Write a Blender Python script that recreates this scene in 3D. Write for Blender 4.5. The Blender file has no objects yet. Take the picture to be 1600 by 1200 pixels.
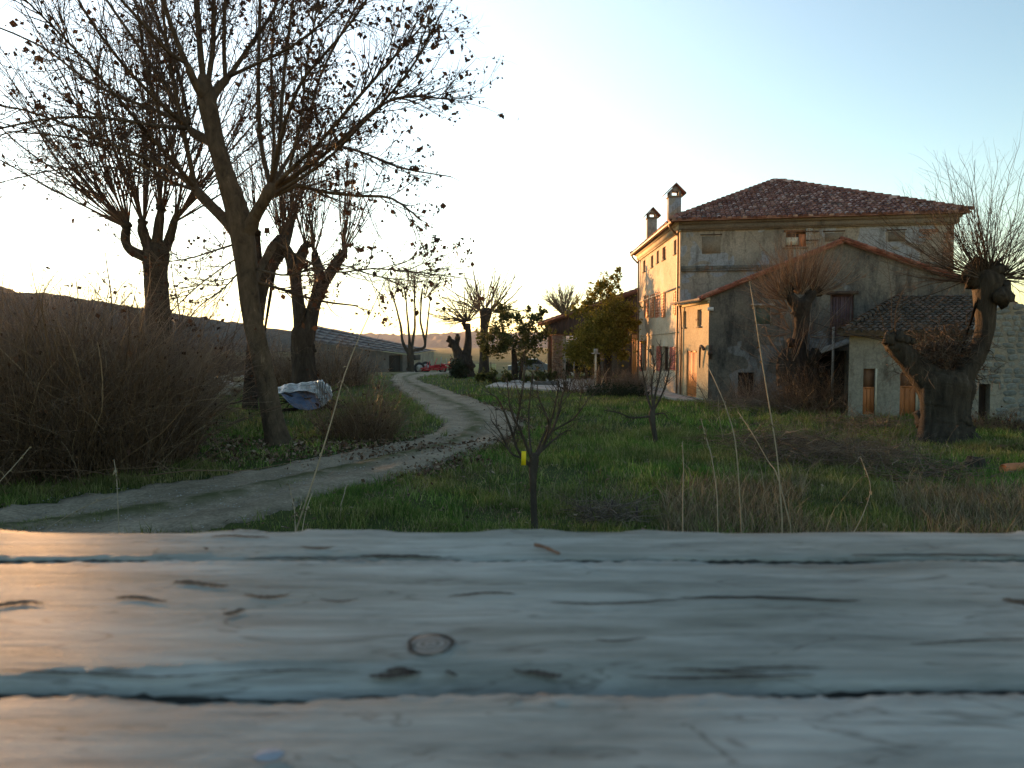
import bpy, math, random
import numpy as np
from mathutils import Vector, Matrix

rng = np.random.default_rng(7)
random.seed(7)
scene = bpy.context.scene
COL = scene.collection

# ------------------------------------------------------------------ camera
H = 2.27                      # eye height above the yard
FPX = 1200.0                  # focal length in pixels of the 1600 x 1200 photograph
PITCH = math.atan(60 / FPX)
cam_d = bpy.data.cameras.new('camera')
cam = bpy.data.objects.new('camera', cam_d)
COL.objects.link(cam)
cam.location = (0, 0, H)
cam.rotation_euler = (math.pi / 2 - PITCH, 0, 0)
cam_d.sensor_width = 36.0
cam_d.lens = 36.0 * FPX / 1600.0
cam_d.clip_start = 0.02
cam_d.clip_end = 9000
cam_d.dof.use_dof = True
cam_d.dof.focus_distance = 22.0
cam_d.dof.aperture_fstop = 18.0
scene.camera = cam

# ------------------------------------------------------------------ sky and sun
SUN_EL = math.radians(3.45)
SUN_AZ = math.atan2(-762, 1200)          # left of straight ahead (+Y)
SUN = Vector((math.sin(SUN_AZ) * math.cos(SUN_EL), math.cos(SUN_AZ) * math.cos(SUN_EL), math.sin(SUN_EL)))
world = bpy.data.worlds.new('World')
scene.world = world
world.use_nodes = True
wn, wl = world.node_tree.nodes, world.node_tree.links
wn.clear()
w_out = wn.new('ShaderNodeOutputWorld')
w_bg = wn.new('ShaderNodeBackground')
sky = wn.new('ShaderNodeTexSky')
sky.sky_type = 'NISHITA'
sky.sun_disc = False
sky.sun_elevation = SUN_EL
sky.sun_rotation = SUN_AZ
sky.altitude = 0
sky.air_density = 1.0
sky.dust_density = 0.0
sky.ozone_density = 1.6
w_bg.inputs['Strength'].default_value = 0.15
# the sun's bright aureole in the sky, round the sun's own direction
w_tc = wn.new('ShaderNodeTexCoord')
w_dot = wn.new('ShaderNodeVectorMath'); w_dot.operation = 'DOT_PRODUCT'
w_dot.inputs[1].default_value = SUN
w_cl = wn.new('ShaderNodeMath'); w_cl.operation = 'MAXIMUM'; w_cl.inputs[1].default_value = 0.0
wl.new(w_tc.outputs['Generated'], w_dot.inputs[0])
wl.new(w_dot.outputs['Value'], w_cl.inputs[0])
def halo(power, amount, col):
    p = wn.new('ShaderNodeMath'); p.operation = 'POWER'; p.inputs[1].default_value = power
    wl.new(w_cl.outputs[0], p.inputs[0])
    m = wn.new('ShaderNodeVectorMath'); m.operation = 'SCALE'
    m.inputs[0].default_value = [c * amount for c in col]
    wl.new(p.outputs[0], m.inputs['Scale'])
    return m
h1 = halo(60000.0, 40.0, (1.0, 0.75, 0.40))
h2 = halo(160.0, 1.2, (1.0, 0.66, 0.25))
h3 = halo(3.5, 1.9, (1.0, 0.93, 0.86))
prev = sky.outputs['Color']
for h in (h1, h2, h3):
    a = wn.new('ShaderNodeVectorMath'); a.operation = 'ADD'
    wl.new(prev, a.inputs[0]); wl.new(h.outputs[0], a.inputs[1])
    prev = a.outputs[0]
wl.new(prev, w_bg.inputs['Color'])
wl.new(w_bg.outputs[0], w_out.inputs['Surface'])

sun_d = bpy.data.lights.new('sun', 'SUN')
sun_d.energy = 4.6
sun_d.angle = math.radians(0.5)
sun_d.color = (1.0, 0.50, 0.19)
sun_o = bpy.data.objects.new('sun', sun_d)
COL.objects.link(sun_o)
sun_o.rotation_euler = (-SUN).to_track_quat('-Z', 'Y').to_euler()

scene.view_settings.view_transform = 'Standard'
scene.view_settings.look = 'None'
scene.view_settings.gamma = 1
scene.view_settings.use_curve_mapping = False
scene.view_settings.exposure = 1.8
scene.render.engine = 'CYCLES'
scene.cycles.use_denoising = True
scene.cycles.max_bounces = 6
scene.cycles.diffuse_bounces = 3
scene.cycles.glossy_bounces = 2
scene.cycles.transparent_max_bounces = 8

# ------------------------------------------------------------------ pixel <-> world helpers
COS_P, SIN_P = math.cos(PITCH), math.sin(PITCH)
def ray(px, py):
    x, u, f = (px - 800) / FPX, (600 - py) / FPX, 1.0
    d = Vector((x, f * COS_P + u * SIN_P, -f * SIN_P + u * COS_P))
    return d / d.y
def P(px, py, D):
    d = ray(px, py)
    return Vector((d.x * D, D, H + d.z * D))
def sstep(a, b, x):
    t = np.clip((np.asarray(x, float) - a) / (b - a), 0, 1)
    return t * t * (3 - 2 * t)
def ground_h(x, y):
    x = np.asarray(x, float); y = np.asarray(y, float)
    bank = 1.42 * (1 - sstep(1.5, 8.5, y))
    drop = -1.2 * sstep(50, 110, y)
    w = sstep(6, 12, y) * (1 - sstep(60, 120, y))
    bump = 0.035 * (np.sin(x * .9 + y * .37) * np.sin(y * .71 - x * .2) + .6 * np.sin(x * 2.1 - y * 1.3))
    return bank + drop + bump * w
def gz(x, y):
    return float(ground_h(x, y))
def G(px, py, up=0.0):
    d = ray(px, py)
    D = H / max(1e-4, -d.z)
    for _ in range(25):
        z = gz(d.x * D, D)
        D = 0.5 * D + 0.5 * (H - z) / max(1e-4, -d.z)
    return Vector((d.x * D, D, gz(d.x * D, D) + up))
def on_ground(px, D):
    x = ray(px, 540).x * D
    return Vector((x, D, gz(x, D)))

# ------------------------------------------------------------------ mesh helpers
class MB:
    """collects vertices and faces, all as ONE mesh"""
    def __init__(s):
        s.v, s.f, s.n = [], [], 0
    def add(s, v, f):
        v = np.asarray(v, float).reshape(-1, 3)
        s.v.append(v); 
        f = np.asarray(f, np.int64)
        s.f.append(f + s.n)
        s.n += len(v)
    def quad(s, a, b, c, d):
        s.add([a, b, c, d], [[0, 1, 2, 3]])
    def tri(s, a, b, c):
        s.add([a, b, c], [[0, 1, 2]])
    def obox(s, o, ex, ey, ez):
        o, ex, ey, ez = (np.asarray(t, float) for t in (o, ex, ey, ez))
        v = [o, o + ex, o + ex + ey, o + ey, o + ez, o + ex + ez, o + ex + ey + ez, o + ey + ez]
        f = [[0, 3, 2, 1], [4, 5, 6, 7], [0, 1, 5, 4], [1, 2, 6, 5], [2, 3, 7, 6], [3, 0, 4, 7]]
        if np.dot(np.cross(ex, ey), ez) < 0:
            f = [t[::-1] for t in f]
        s.add(v, f)
    def bar(s, a, b, w, h):
        a, b = Vector(a), Vector(b)
        d = (b - a)
        side = d.cross(Vector((0, 0, 1)))
        if side.length < 1e-6: side = Vector((1, 0, 0))
        side.normalize()
        up = side.cross(d).normalized()
        s.obox(a - side * w / 2 - up * h / 2, d, side * w, up * h)
    def tubes(s, pts, rad, sides=3, cap=False):
        """pts (B,n,3), rad (B,n)"""
        pts = np.asarray(pts, float); rad = np.asarray(rad, float)
        if pts.ndim == 2: pts, rad = pts[None], rad[None]
        B, n, _ = pts.shape
        t = np.gradient(pts, axis=1)
        t /= np.linalg.norm(t, axis=2, keepdims=True) + 1e-9
        ref = np.zeros((B, 1, 3)); mean = t.mean(1)
        ax = np.abs(mean).argmin(1)
        ref[np.arange(B), 0, ax] = 1
        u = np.cross(t, np.broadcast_to(ref, t.shape)); u /= np.linalg.norm(u, axis=2, keepdims=True) + 1e-9
        w = np.cross(t, u)
        a = np.arange(sides) * 2 * np.pi / sides
        if rad.ndim == 2: rad = rad[:, :, None]
        ring = pts[:, :, None, :] + rad[..., None] * (u[:, :, None, :] * np.cos(a)[None, None, :, None] + w[:, :, None, :] * np.sin(a)[None, None, :, None])
        v = ring.reshape(-1, 3)
        b = np.arange(B)[:, None, None] * n * sides
        i = np.arange(n - 1)[None, :, None] * sides
        k = np.arange(sides)[None, None, :]
        k2 = (k + 1) % sides
        f = np.stack([b + i + k, b + i + k2, b + i + sides + k2, b + i + sides + k], -1).reshape(-1, 4)
        s.add(v, f)
        if cap:
            for bb in range(B):
                for r in (0, n - 1):
                    idx = [bb * n * sides + r * sides + q for q in range(sides)]
                    base = s.n - len(v)
                    c = pts[bb, r]
                    s.v.append(c[None]); s.n += 1
                    s.f.append(np.array([[base + idx[q], base + idx[(q + 1) % sides], s.n - 1] for q in range(sides)]))
    def build(s, name, m, parent=None, smooth=False, kind=None):
        me = bpy.data.meshes.new(name)
        if s.v:
            V = np.concatenate(s.v)
            loops = np.concatenate([f.reshape(-1) for f in s.f])
            tot = np.concatenate([np.full(len(f), f.shape[1]) for f in s.f])
            start = np.concatenate([[0], np.cumsum(tot)[:-1]])
            me.vertices.add(len(V)); me.vertices.foreach_set('co', V.astype(np.float32).ravel())
            me.loops.add(len(loops)); me.loops.foreach_set('vertex_index', loops.astype(np.int32))
            me.polygons.add(len(tot)); me.polygons.foreach_set('loop_start', start.astype(np.int32))
            if smooth: me.polygons.foreach_set('use_smooth', np.ones(len(tot), bool))
            me.update(calc_edges=True); me.validate()
        if m: me.materials.append(m)
        return link(name, me, parent, kind)
def link(name, me, parent=None, kind=None):
    o = bpy.data.objects.new(name, me)
    COL.objects.link(o)
    if parent:
        o.parent = parent
        # built in world coordinates: the thing's own place is taken off again
        o.matrix_parent_inverse = Matrix.Translation(-Vector(parent.location)) if parent.parent is None else Matrix()
    if kind: o['kind'] = kind
    return o
def settle(o):
    """puts a one-mesh thing's origin at its base"""
    me = o.data; n = len(me.vertices)
    a = np.empty(n * 3, np.float32); me.vertices.foreach_get('co', a); a = a.reshape(-1, 3)
    c = np.array([(a[:, 0].min() + a[:, 0].max()) / 2, (a[:, 1].min() + a[:, 1].max()) / 2, a[:, 2].min()], np.float32)
    me.vertices.foreach_set('co', (a - c).ravel()); me.update()
    o.location = [float(t) for t in c]
    return o
def tag(o, label, cat, group=None):
    o['label'] = label; o['category'] = cat
    if group: o['group'] = group
    return o
def thing(name, loc, label, cat, group=None):
    o = bpy.data.objects.new(name, None)
    o.empty_display_size = 0.2
    COL.objects.link(o)
    o.location = loc
    return tag(o, label, cat, group)

# ------------------------------------------------------------------ materials
MATS = {}
def new_mat(name):
    m = bpy.data.materials.new(name); m.use_nodes = True
    nt = m.node_tree; nt.nodes.clear()
    out = nt.nodes.new('ShaderNodeOutputMaterial')
    b = nt.nodes.new('ShaderNodeBsdfPrincipled')
    nt.links.new(b.outputs[0], out.inputs['Surface'])
    MATS[name] = m
    return m, nt, b, out
def noise(nt, scale, detail=4, rough=.6, stretch=None, kind='NOISE', dist=0.0, coord='Object'):
    tc = nt.nodes.new('ShaderNodeTexCoord')
    src = tc.outputs[coord]
    if coord == 'World':
        pass
    if stretch:
        mp = nt.nodes.new('ShaderNodeMapping'); mp.inputs['Scale'].default_value = stretch
        nt.links.new(src, mp.inputs['Vector']); src = mp.outputs[0]
    n = nt.nodes.new('ShaderNodeTexNoise')
    n.inputs['Scale'].default_value = scale; n.inputs['Detail'].default_value = detail
    n.inputs['Roughness'].default_value = rough; n.inputs['Distortion'].default_value = dist
    nt.links.new(src, n.inputs['Vector'])
    return n.outputs['Fac']
def ramp(nt, fac, stops):
    r = nt.nodes.new('ShaderNodeValToRGB')
    e = r.color_ramp.elements
    while len(e) < len(stops): e.new(.5)
    for k, (p, c) in enumerate(stops):
        e[k].position = p; e[k].color = (c[0], c[1], c[2], 1) if hasattr(c, '__len__') else (c, c, c, 1)
    nt.links.new(fac, r.inputs['Fac'])
    return r.outputs['Color']
def mix(nt, fac, a, b, mode='MIX'):
    m = nt.nodes.new('ShaderNodeMix'); m.data_type = 'RGBA'; m.blend_type = mode
    for s, val in ((0, fac), (6, a), (7, b)):
        if isinstance(val, bpy.types.NodeSocket): nt.links.new(val, m.inputs[s])
        elif s == 0: m.inputs[0].default_value = val
        else: m.inputs[s].default_value = (*val, 1)
    return m.outputs[2]
def bump(nt, b, fac, strength=.3, dist=.02):
    bp = nt.nodes.new('ShaderNodeBump')
    bp.inputs['Strength'].default_value = strength; bp.inputs['Distance'].default_value = dist
    nt.links.new(fac, bp.inputs['Height']); nt.links.new(bp.outputs[0], b.inputs['Normal'])
    return bp
def island(nt):
    return nt.nodes.new('ShaderNodeNewGeometry').outputs['Random Per Island']
def objrand(nt):
    return nt.nodes.new('ShaderNodeObjectInfo').outputs['Random']
def simple(name, c, rough=.8, var=.35, scale=6.0, bumpy=0.0, spec=.3, stretch=None, metal=0.0):
    m, nt, b, _ = new_mat(name)
    f = noise(nt, scale, 5, .65, stretch)
    lo = [t * (1 - var) for t in c]; hi = [min(1, t * (1 + var)) for t in c]
    nt.links.new(ramp(nt, f, [(.3, lo), (.7, hi)]), b.inputs['Base Color'])
    b.inputs['Roughness'].default_value = rough
    b.inputs['Specular IOR Level'].default_value = spec
    b.inputs['Metallic'].default_value = metal
    if bumpy: bump(nt, b, noise(nt, scale * 3, 4, .7, stretch), bumpy)
    return m
def isl(name, stops, rough=.8, nscale=0, spec=.2, trans=0.0):
    """colour varies from piece to piece of one mesh"""
    m, nt, b, out = new_mat(name)
    c = ramp(nt, island(nt), stops)
    if nscale:
        f = ramp(nt, noise(nt, nscale, 4, .6), [(.3, .55), (.7, 1.25)])
        c = mix(nt, 1.0, c, f, 'MULTIPLY')
    nt.links.new(c, b.inputs['Base Color'])
    b.inputs['Roughness'].default_value = rough
    b.inputs['Specular IOR Level'].default_value = spec
    if trans:
        t = nt.nodes.new('ShaderNodeBsdfTranslucent'); nt.links.new(c, t.inputs['Color'])
        ms = nt.nodes.new('ShaderNodeMixShader'); ms.inputs[0].default_value = trans
        nt.links.new(b.outputs[0], ms.inputs[1]); nt.links.new(t.outputs[0], ms.inputs[2])
        nt.links.new(ms.outputs[0], out.inputs['Surface'])
    return m
def plaster(name, light, dark, patch, stain=(.12, .11, .10), patchy=.62, staincov=.52, bare=(.17, .11, .08), barecov=.69):
    m, nt, b, _ = new_mat(name)
    f1 = noise(nt, .55, 6, .62, (1, 1, 1.3), dist=.4)
    c = ramp(nt, f1, [(.35, dark), (.65, light)])
    f2 = noise(nt, .42, 3, .5, (1.2, 1.2, 1.2), dist=.9)
    pm_ = ramp(nt, f2, [(patchy, 0.0), (patchy + .012, .9)])
    c = mix(nt, pm_, c, patch)
    f3 = noise(nt, 1.6, 7, .74, (1.2, 1.2, .35))
    c = mix(nt, ramp(nt, f3, [(staincov, 0.0), (staincov + .16, .85)]), c, stain)
    f5 = noise(nt, .9, 6, .62, (1.1, 1.0, 1.4), dist=.3)          # render fallen away
    bm = ramp(nt, f5, [(barecov, 0.0), (barecov + .01, .9)])
    c = mix(nt, bm, c, bare)
    f4 = noise(nt, 14, 6, .72)
    c = mix(nt, 1.0, c, ramp(nt, f4, [(.25, .6), (.75, 1.3)]), 'MULTIPLY')
    vo = nt.nodes.new('ShaderNodeTexVoronoi'); vo.feature = 'DISTANCE_TO_EDGE'; vo.inputs['Scale'].default_value = .35
    tc = nt.nodes.new('ShaderNodeTexCoord'); nz = nt.nodes.new('ShaderNodeTexNoise'); nz.inputs['Scale'].default_value = 1.3; nz.inputs['Detail'].default_value = 6
    av = nt.nodes.new('ShaderNodeVectorMath'); av.operation = 'ADD'
    nt.links.new(tc.outputs['Object'], nz.inputs['Vector']); nt.links.new(tc.outputs['Object'], av.inputs[0]); nt.links.new(nz.outputs['Color'], av.inputs[1]); nt.links.new(av.outputs[0], vo.inputs['Vector'])
    c = mix(nt, ramp(nt, vo.outputs['Distance'], [(.003, .32), (.009, 0.0)]), c, stain)
    nt.links.new(c, b.inputs['Base Color'])
    b.inputs['Roughness'].default_value = .95
    b.inputs['Specular IOR Level'].default_value = .15
    bh = mix(nt, .6, noise(nt, 9, 7, .7), bm)
    bump(nt, b, bh, .6, .03)
    return m

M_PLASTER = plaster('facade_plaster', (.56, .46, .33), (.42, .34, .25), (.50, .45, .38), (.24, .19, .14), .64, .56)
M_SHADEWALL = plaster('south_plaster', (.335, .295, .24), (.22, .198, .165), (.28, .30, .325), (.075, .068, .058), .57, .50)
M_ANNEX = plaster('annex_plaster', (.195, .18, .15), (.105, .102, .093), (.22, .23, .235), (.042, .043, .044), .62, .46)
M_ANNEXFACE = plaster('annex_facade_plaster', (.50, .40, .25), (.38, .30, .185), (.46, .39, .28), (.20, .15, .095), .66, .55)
M_SHEDWALL = plaster('shed_plaster', (.29, .272, .225), (.19, .178, .148), (.25, .22, .16), (.085, .076, .06), .6, .52)
M_CORNICE = plaster('cornice_stone', (.22, .185, .145), (.15, .13, .105), (.18, .165, .14), (.07, .063, .055), .7, .55)
M_TILE = isl('roof_clay', [(0, (.095, .048, .042)), (.35, (.19, .088, .070)), (.7, (.29, .15, .12)), (.88, (.46, .32, .27)), (1, (.12, .09, .08))], .9, 5)
M_TILERED = isl('verge_clay', [(0, (.20, .07, .045)), (.5, (.30, .11, .07)), (1, (.40, .18, .12))], .9, 6)
M_TILEOLD = isl('shed_clay', [(0, (.05, .043, .032)), (.4, (.08, .062, .045)), (.8, (.115, .085, .06)), (1, (.15, .09, .065))], .95, 5)
M_BRICK = isl('brick_clay', [(0, (.23, .12, .085)), (.5, (.33, .19, .13)), (.85, (.40, .27, .20)), (1, (.22, .15, .13))], .95, 12)
M_MORTAR = simple('mortar', (.34, .30, .26), .95, .3, 8)
M_SHUTTER = simple('shutter_paint', (.48, .17, .075), .6, .25, 7, .2, stretch=(1, 1, .3))
M_SHUTTERRED = simple('red_shutter_paint', (.38, .07, .05), .55, .3, 7, .2)
M_SHUTTERPALE = simple('faded_shutter_paint', (.55, .22, .09), .7, .25, 7, .2)
M_DOOR = simple('orange_door_paint', (.62, .24, .07), .6, .25, 5, .2, stretch=(1, 1, .25))
M_RUSTDOOR = simple('rust_door_paint', (.42, .155, .055), .7, .3, 5, .2, stretch=(1, 1, .25))
M_DARKWOOD = simple('dark_wood', (.060, .042, .034), .85, .4, 5, .3, stretch=(1, 1, .2))
M_BROWNWOOD = simple('brown_wood', (.16, .085, .05), .85, .35, 5, .3, stretch=(1, 1, .2))
M_GREYWOOD = simple('grey_wood', (.30, .285, .26), .85, .35, 5, .3, stretch=(1, 1, .2))
M_BOARD = simple('barn_board', (.085, .055, .05), .9, .4, 4, .3, stretch=(1, 1, .15))
M_GLASS, _nt, _b, _ = new_mat('window_glass')
_b.inputs['Base Color'].default_value = (.03, .035, .04, 1); _b.inputs['Roughness'].default_value = .12
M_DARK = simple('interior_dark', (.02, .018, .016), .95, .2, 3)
M_PANE = simple('whitened_pane', (.62, .62, .52), .35, .12, 3, spec=.5)
M_METAL = simple('copper_gutter', (.17, .10, .06), .45, .25, 6, metal=.55)
M_STONE = isl('whitewashed_stone', [(0, (.30, .32, .31)), (.5, (.42, .44, .43)), (1, (.52, .53, .50))], .95, 9)
M_PALE = simple('pale_stone', (.50, .46, .36), .9, .2, 4, .2)
M_CONC = simple('yard_concrete', (.36, .33, .285), .9, .25, .9, .2)
M_SHEET = simple('shed_sheet', (.065, .060, .060), .75, .35, 1.5, .2)
M_GREYWALL = simple('grey_block_wall', (.10, .093, .085), .95, .3, 1.2, .2)

def bark(name, c1, c2, c3=None, scale=5, stretch=(1, 1, .35)):
    m, nt, b, _ = new_mat(name)
    f = noise(nt, scale, 6, .68, stretch, dist=.5)
    st = [(.32, c1), (.62, c2)] + ([(.74, c3)] if c3 else [])
    nt.links.new(ramp(nt, f, st), b.inputs['Base Color'])
    b.inputs['Roughness'].default_value = .95
    b.inputs['Specular IOR Level'].default_value = .15
    bump(nt, b, mix(nt, .5, f, noise(nt, scale * 3, 6, .75, stretch)), 1.0, .09)
    return m
M_PLANEBARK = bark('plane_bark', (.045, .034, .024), (.12, .088, .06), (.25, .19, .13), 5.5, (1, 1, .5))
M_POLLARDBARK = bark('pollard_bark', (.022, .019, .015), (.065, .054, .042), (.13, .115, .095), 7, (1, 1, .22))
M_DARKBARK = bark('dark_bark', (.020, .016, .013), (.055, .044, .035), (.10, .085, .07), 7, (1, 1, .3))
M_TWIG = simple('twig_bark', (.085, .060, .045), .9, .35, 3)
M_TWIGRED = isl('red_twig_bark', [(0, (.085, .055, .04)), (.6, (.155, .098, .066)), (1, (.32, .245, .17))], .85)
M_TWIGGREY = isl('grey_twig_bark', [(0, (.08, .062, .05)), (.6, (.15, .115, .085)), (1, (.27, .22, .17))], .9)
M_BRAMBLE = isl('bramble_stem', [(0, (.055, .033, .020)), (.5, (.118, .070, .038)), (.9, (.19, .118, .062)), (1, (.32, .23, .14))], .55, spec=.4)
M_DEADLEAF = isl('dead_leaf', [(0, (.03, .016, .011)), (.6, (.06, .03, .018)), (1, (.11, .055, .028))], .85, trans=.12)
M_LITTER = isl('leaf_litter', [(0, (.055, .032, .02)), (.5, (.12, .068, .042)), (.8, (.20, .125, .08)), (1, (.34, .26, .18))], .9)
M_EVERGREEN = isl('evergreen_leaf', [(0, (.035, .045, .014)), (.6, (.075, .085, .024)), (1, (.13, .13, .04))], .7, trans=.4)
M_YELLOWGREEN = isl('yellow_green_leaf', [(0, (.08, .08, .012)), (.5, (.17, .15, .022)), (1, (.27, .22, .04))], .75, trans=.4)
M_BOXLEAF = isl('box_leaf', [(0, (.015, .022, .012)), (1, (.035, .045, .02))], .8)
M_GRASS, nt, b_, out_ = new_mat('grass_blade')
c = ramp(nt, island(nt), [(0, (.046, .108, .016)), (.5, (.085, .18, .028)), (.82, (.14, .22, .045)), (1, (.32, .29, .13))])
c2_ = ramp(nt, island(nt), [(0, (.075, .08, .022)), (.5, (.14, .135, .042)), (.8, (.19, .16, .07)), (1, (.28, .23, .12))])
c = mix(nt, ramp(nt, noise(nt, .28, 4, .65), [(.38, 0.0), (.6, .9)]), c, c2_)
c = mix(nt, 1.0, c, ramp(nt, noise(nt, 1.1, 5, .7), [(.3, .5), (.68, 1.75)]), 'MULTIPLY')
nt.links.new(c, b_.inputs['Base Color']); b_.inputs['Roughness'].default_value = .75; b_.inputs['Specular IOR Level'].default_value = .15
t_ = nt.nodes.new('ShaderNodeBsdfTranslucent'); nt.links.new(c, t_.inputs['Color'])
ms_ = nt.nodes.new('ShaderNodeMixShader'); ms_.inputs[0].default_value = .3
nt.links.new(b_.outputs[0], ms_.inputs[1]); nt.links.new(t_.outputs[0], ms_.inputs[2]); nt.links.new(ms_.outputs[0], out_.inputs['Surface'])
M_DARKSTEM = isl('dark_stem', [(0, (.028, .021, .016)), (.6, (.06, .046, .035)), (1, (.13, .10, .075))], .9)
M_DRYGRASS = isl('dry_grass_blade', [(0, (.08, .06, .034)), (.5, (.17, .135, .078)), (1, (.33, .27, .17))], .85, trans=.2)
M_STRAW = simple('straw_stalk', (.24, .19, .12), .8, .25, 9)

M_FRUITBARK = bark('fruit_bark', (.045, .036, .030), (.095, .078, .062), (.16, .14, .115), 9, (1, 1, .3))
# ================================================================== THE SETTING
def inpoly(x, y, poly):
    x = np.asarray(x); y = np.asarray(y); ins = np.zeros(x.shape, bool)
    n = len(poly)
    for i in range(n):
        x0, y0 = poly[i][:2]; x1, y1 = poly[(i + 1) % n][:2]
        c = ((y0 > y) != (y1 > y)) & (x < (x1 - x0) * (y - y0) / (y1 - y0 + 1e-12) + x0)
        ins ^= c
    return ins
def smooth_path(pts, n):
    """Catmull-Rom through points, n samples"""
    p = np.asarray(pts, float); p = np.vstack([2 * p[0] - p[1], p, 2 * p[-1] - p[-2]])
    m = len(p) - 3
    t = np.linspace(0, m - 1e-6, n); i = t.astype(int); u = (t - i)[:, None]
    a, b, c, d = p[i], p[i + 1], p[i + 2], p[i + 3]
    return .5 * (2 * b + (c - a) * u + (2 * a - 5 * b + 4 * c - d) * u * u + (3 * b - a - 3 * c + d) * u ** 3)

# lane edges read off the photograph, laid on the ground
near_px = [(-160, 870), (150, 850), (352, 826), (445, 802), (525, 770), (640, 745), (722, 716), (780, 694), (822, 668), (800, 645), (752, 627), (705, 612), (664, 599), (655, 591), (690, 585), (735, 581)]
far_px = [(-160, 808), (0, 793), (150, 770), (330, 744), (480, 717), (590, 697), (662, 682), (688, 668), (682, 655), (660, 640), (640, 624), (622, 610), (613, 599), (612, 590), (625, 584), (640, 580)]
near_e = smooth_path([G(*p) for p in near_px], 150)
far_e = smooth_path([G(*p) for p in far_px], 150)
LANE = [tuple(t) for t in near_e] + [tuple(t) for t in far_e[::-1]]
COURT_PX = [(758, 606), (800, 597), (905, 593), (1003, 596), (1062, 612), (1110, 622), (1112, 628), (1050, 625), (995, 616), (930, 613), (850, 611)]
COURT = [tuple(G(*p)) for p in COURT_PX]

def build_ground():
    ys = np.concatenate([np.linspace(-8, 0, 8), np.linspace(.6, 12, 60), np.geomspace(12.3, 60, 90), np.geomspace(62, 4000, 60)])
    us = np.linspace(-1, 1, 150)
    X = us[None, :] * (np.abs(ys)[:, None] * 1.25 + 14)
    Y = np.broadcast_to(ys[:, None], X.shape)
    Z = ground_h(X, Y)
    V = np.stack([X, Y, Z], -1).reshape(-1, 3)
    ny, nx = X.shape
    i, j = np.meshgrid(np.arange(ny - 1), np.arange(nx - 1), indexing='ij')
    q = (i * nx + j).ravel()
    F = np.stack([q, q + 1, q + nx + 1, q + nx], -1)
    b = MB(); b.add(V, F)
    m, nt, bs, _ = new_mat('turf_soil')
    c1 = ramp(nt, noise(nt, .35, 6, .65), [(.3, (.035, .064, .015)), (.5, (.055, .075, .02)), (.68, (.085, .080, .034))])
    c2 = ramp(nt, noise(nt, 2.2, 6, .7), [(.3, (.046, .036, .022)), (.65, (.034, .062, .013))])
    c = mix(nt, .5, c1, c2)
    # beyond the yard: paler mown field
    gp = nt.nodes.new('ShaderNodeNewGeometry'); sx = nt.nodes.new('ShaderNodeSeparateXYZ')
    nt.links.new(gp.outputs['Position'], sx.inputs[0])
    mr = nt.nodes.new('ShaderNodeMapRange'); mr.inputs[1].default_value = 44; mr.inputs[2].default_value = 75
    nt.links.new(sx.outputs['Y'], mr.inputs[0])
    fld = ramp(nt, noise(nt, .02, 4, .6, (1, 4, 1)), [(.35, (.105, .105, .042)), (.65, (.15, .135, .065))])
    c = mix(nt, mr.outputs[0], c, fld)
    nt.links.new(c, bs.inputs['Base Color']); bs.inputs['Roughness'].default_value = 1
    bs.inputs['Specular IOR Level'].default_value = .05
    bump(nt, bs, noise(nt, 9, 6, .7), .7, .05)
    return b.build('ground', m, smooth=True, kind='structure')
build_ground()

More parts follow.
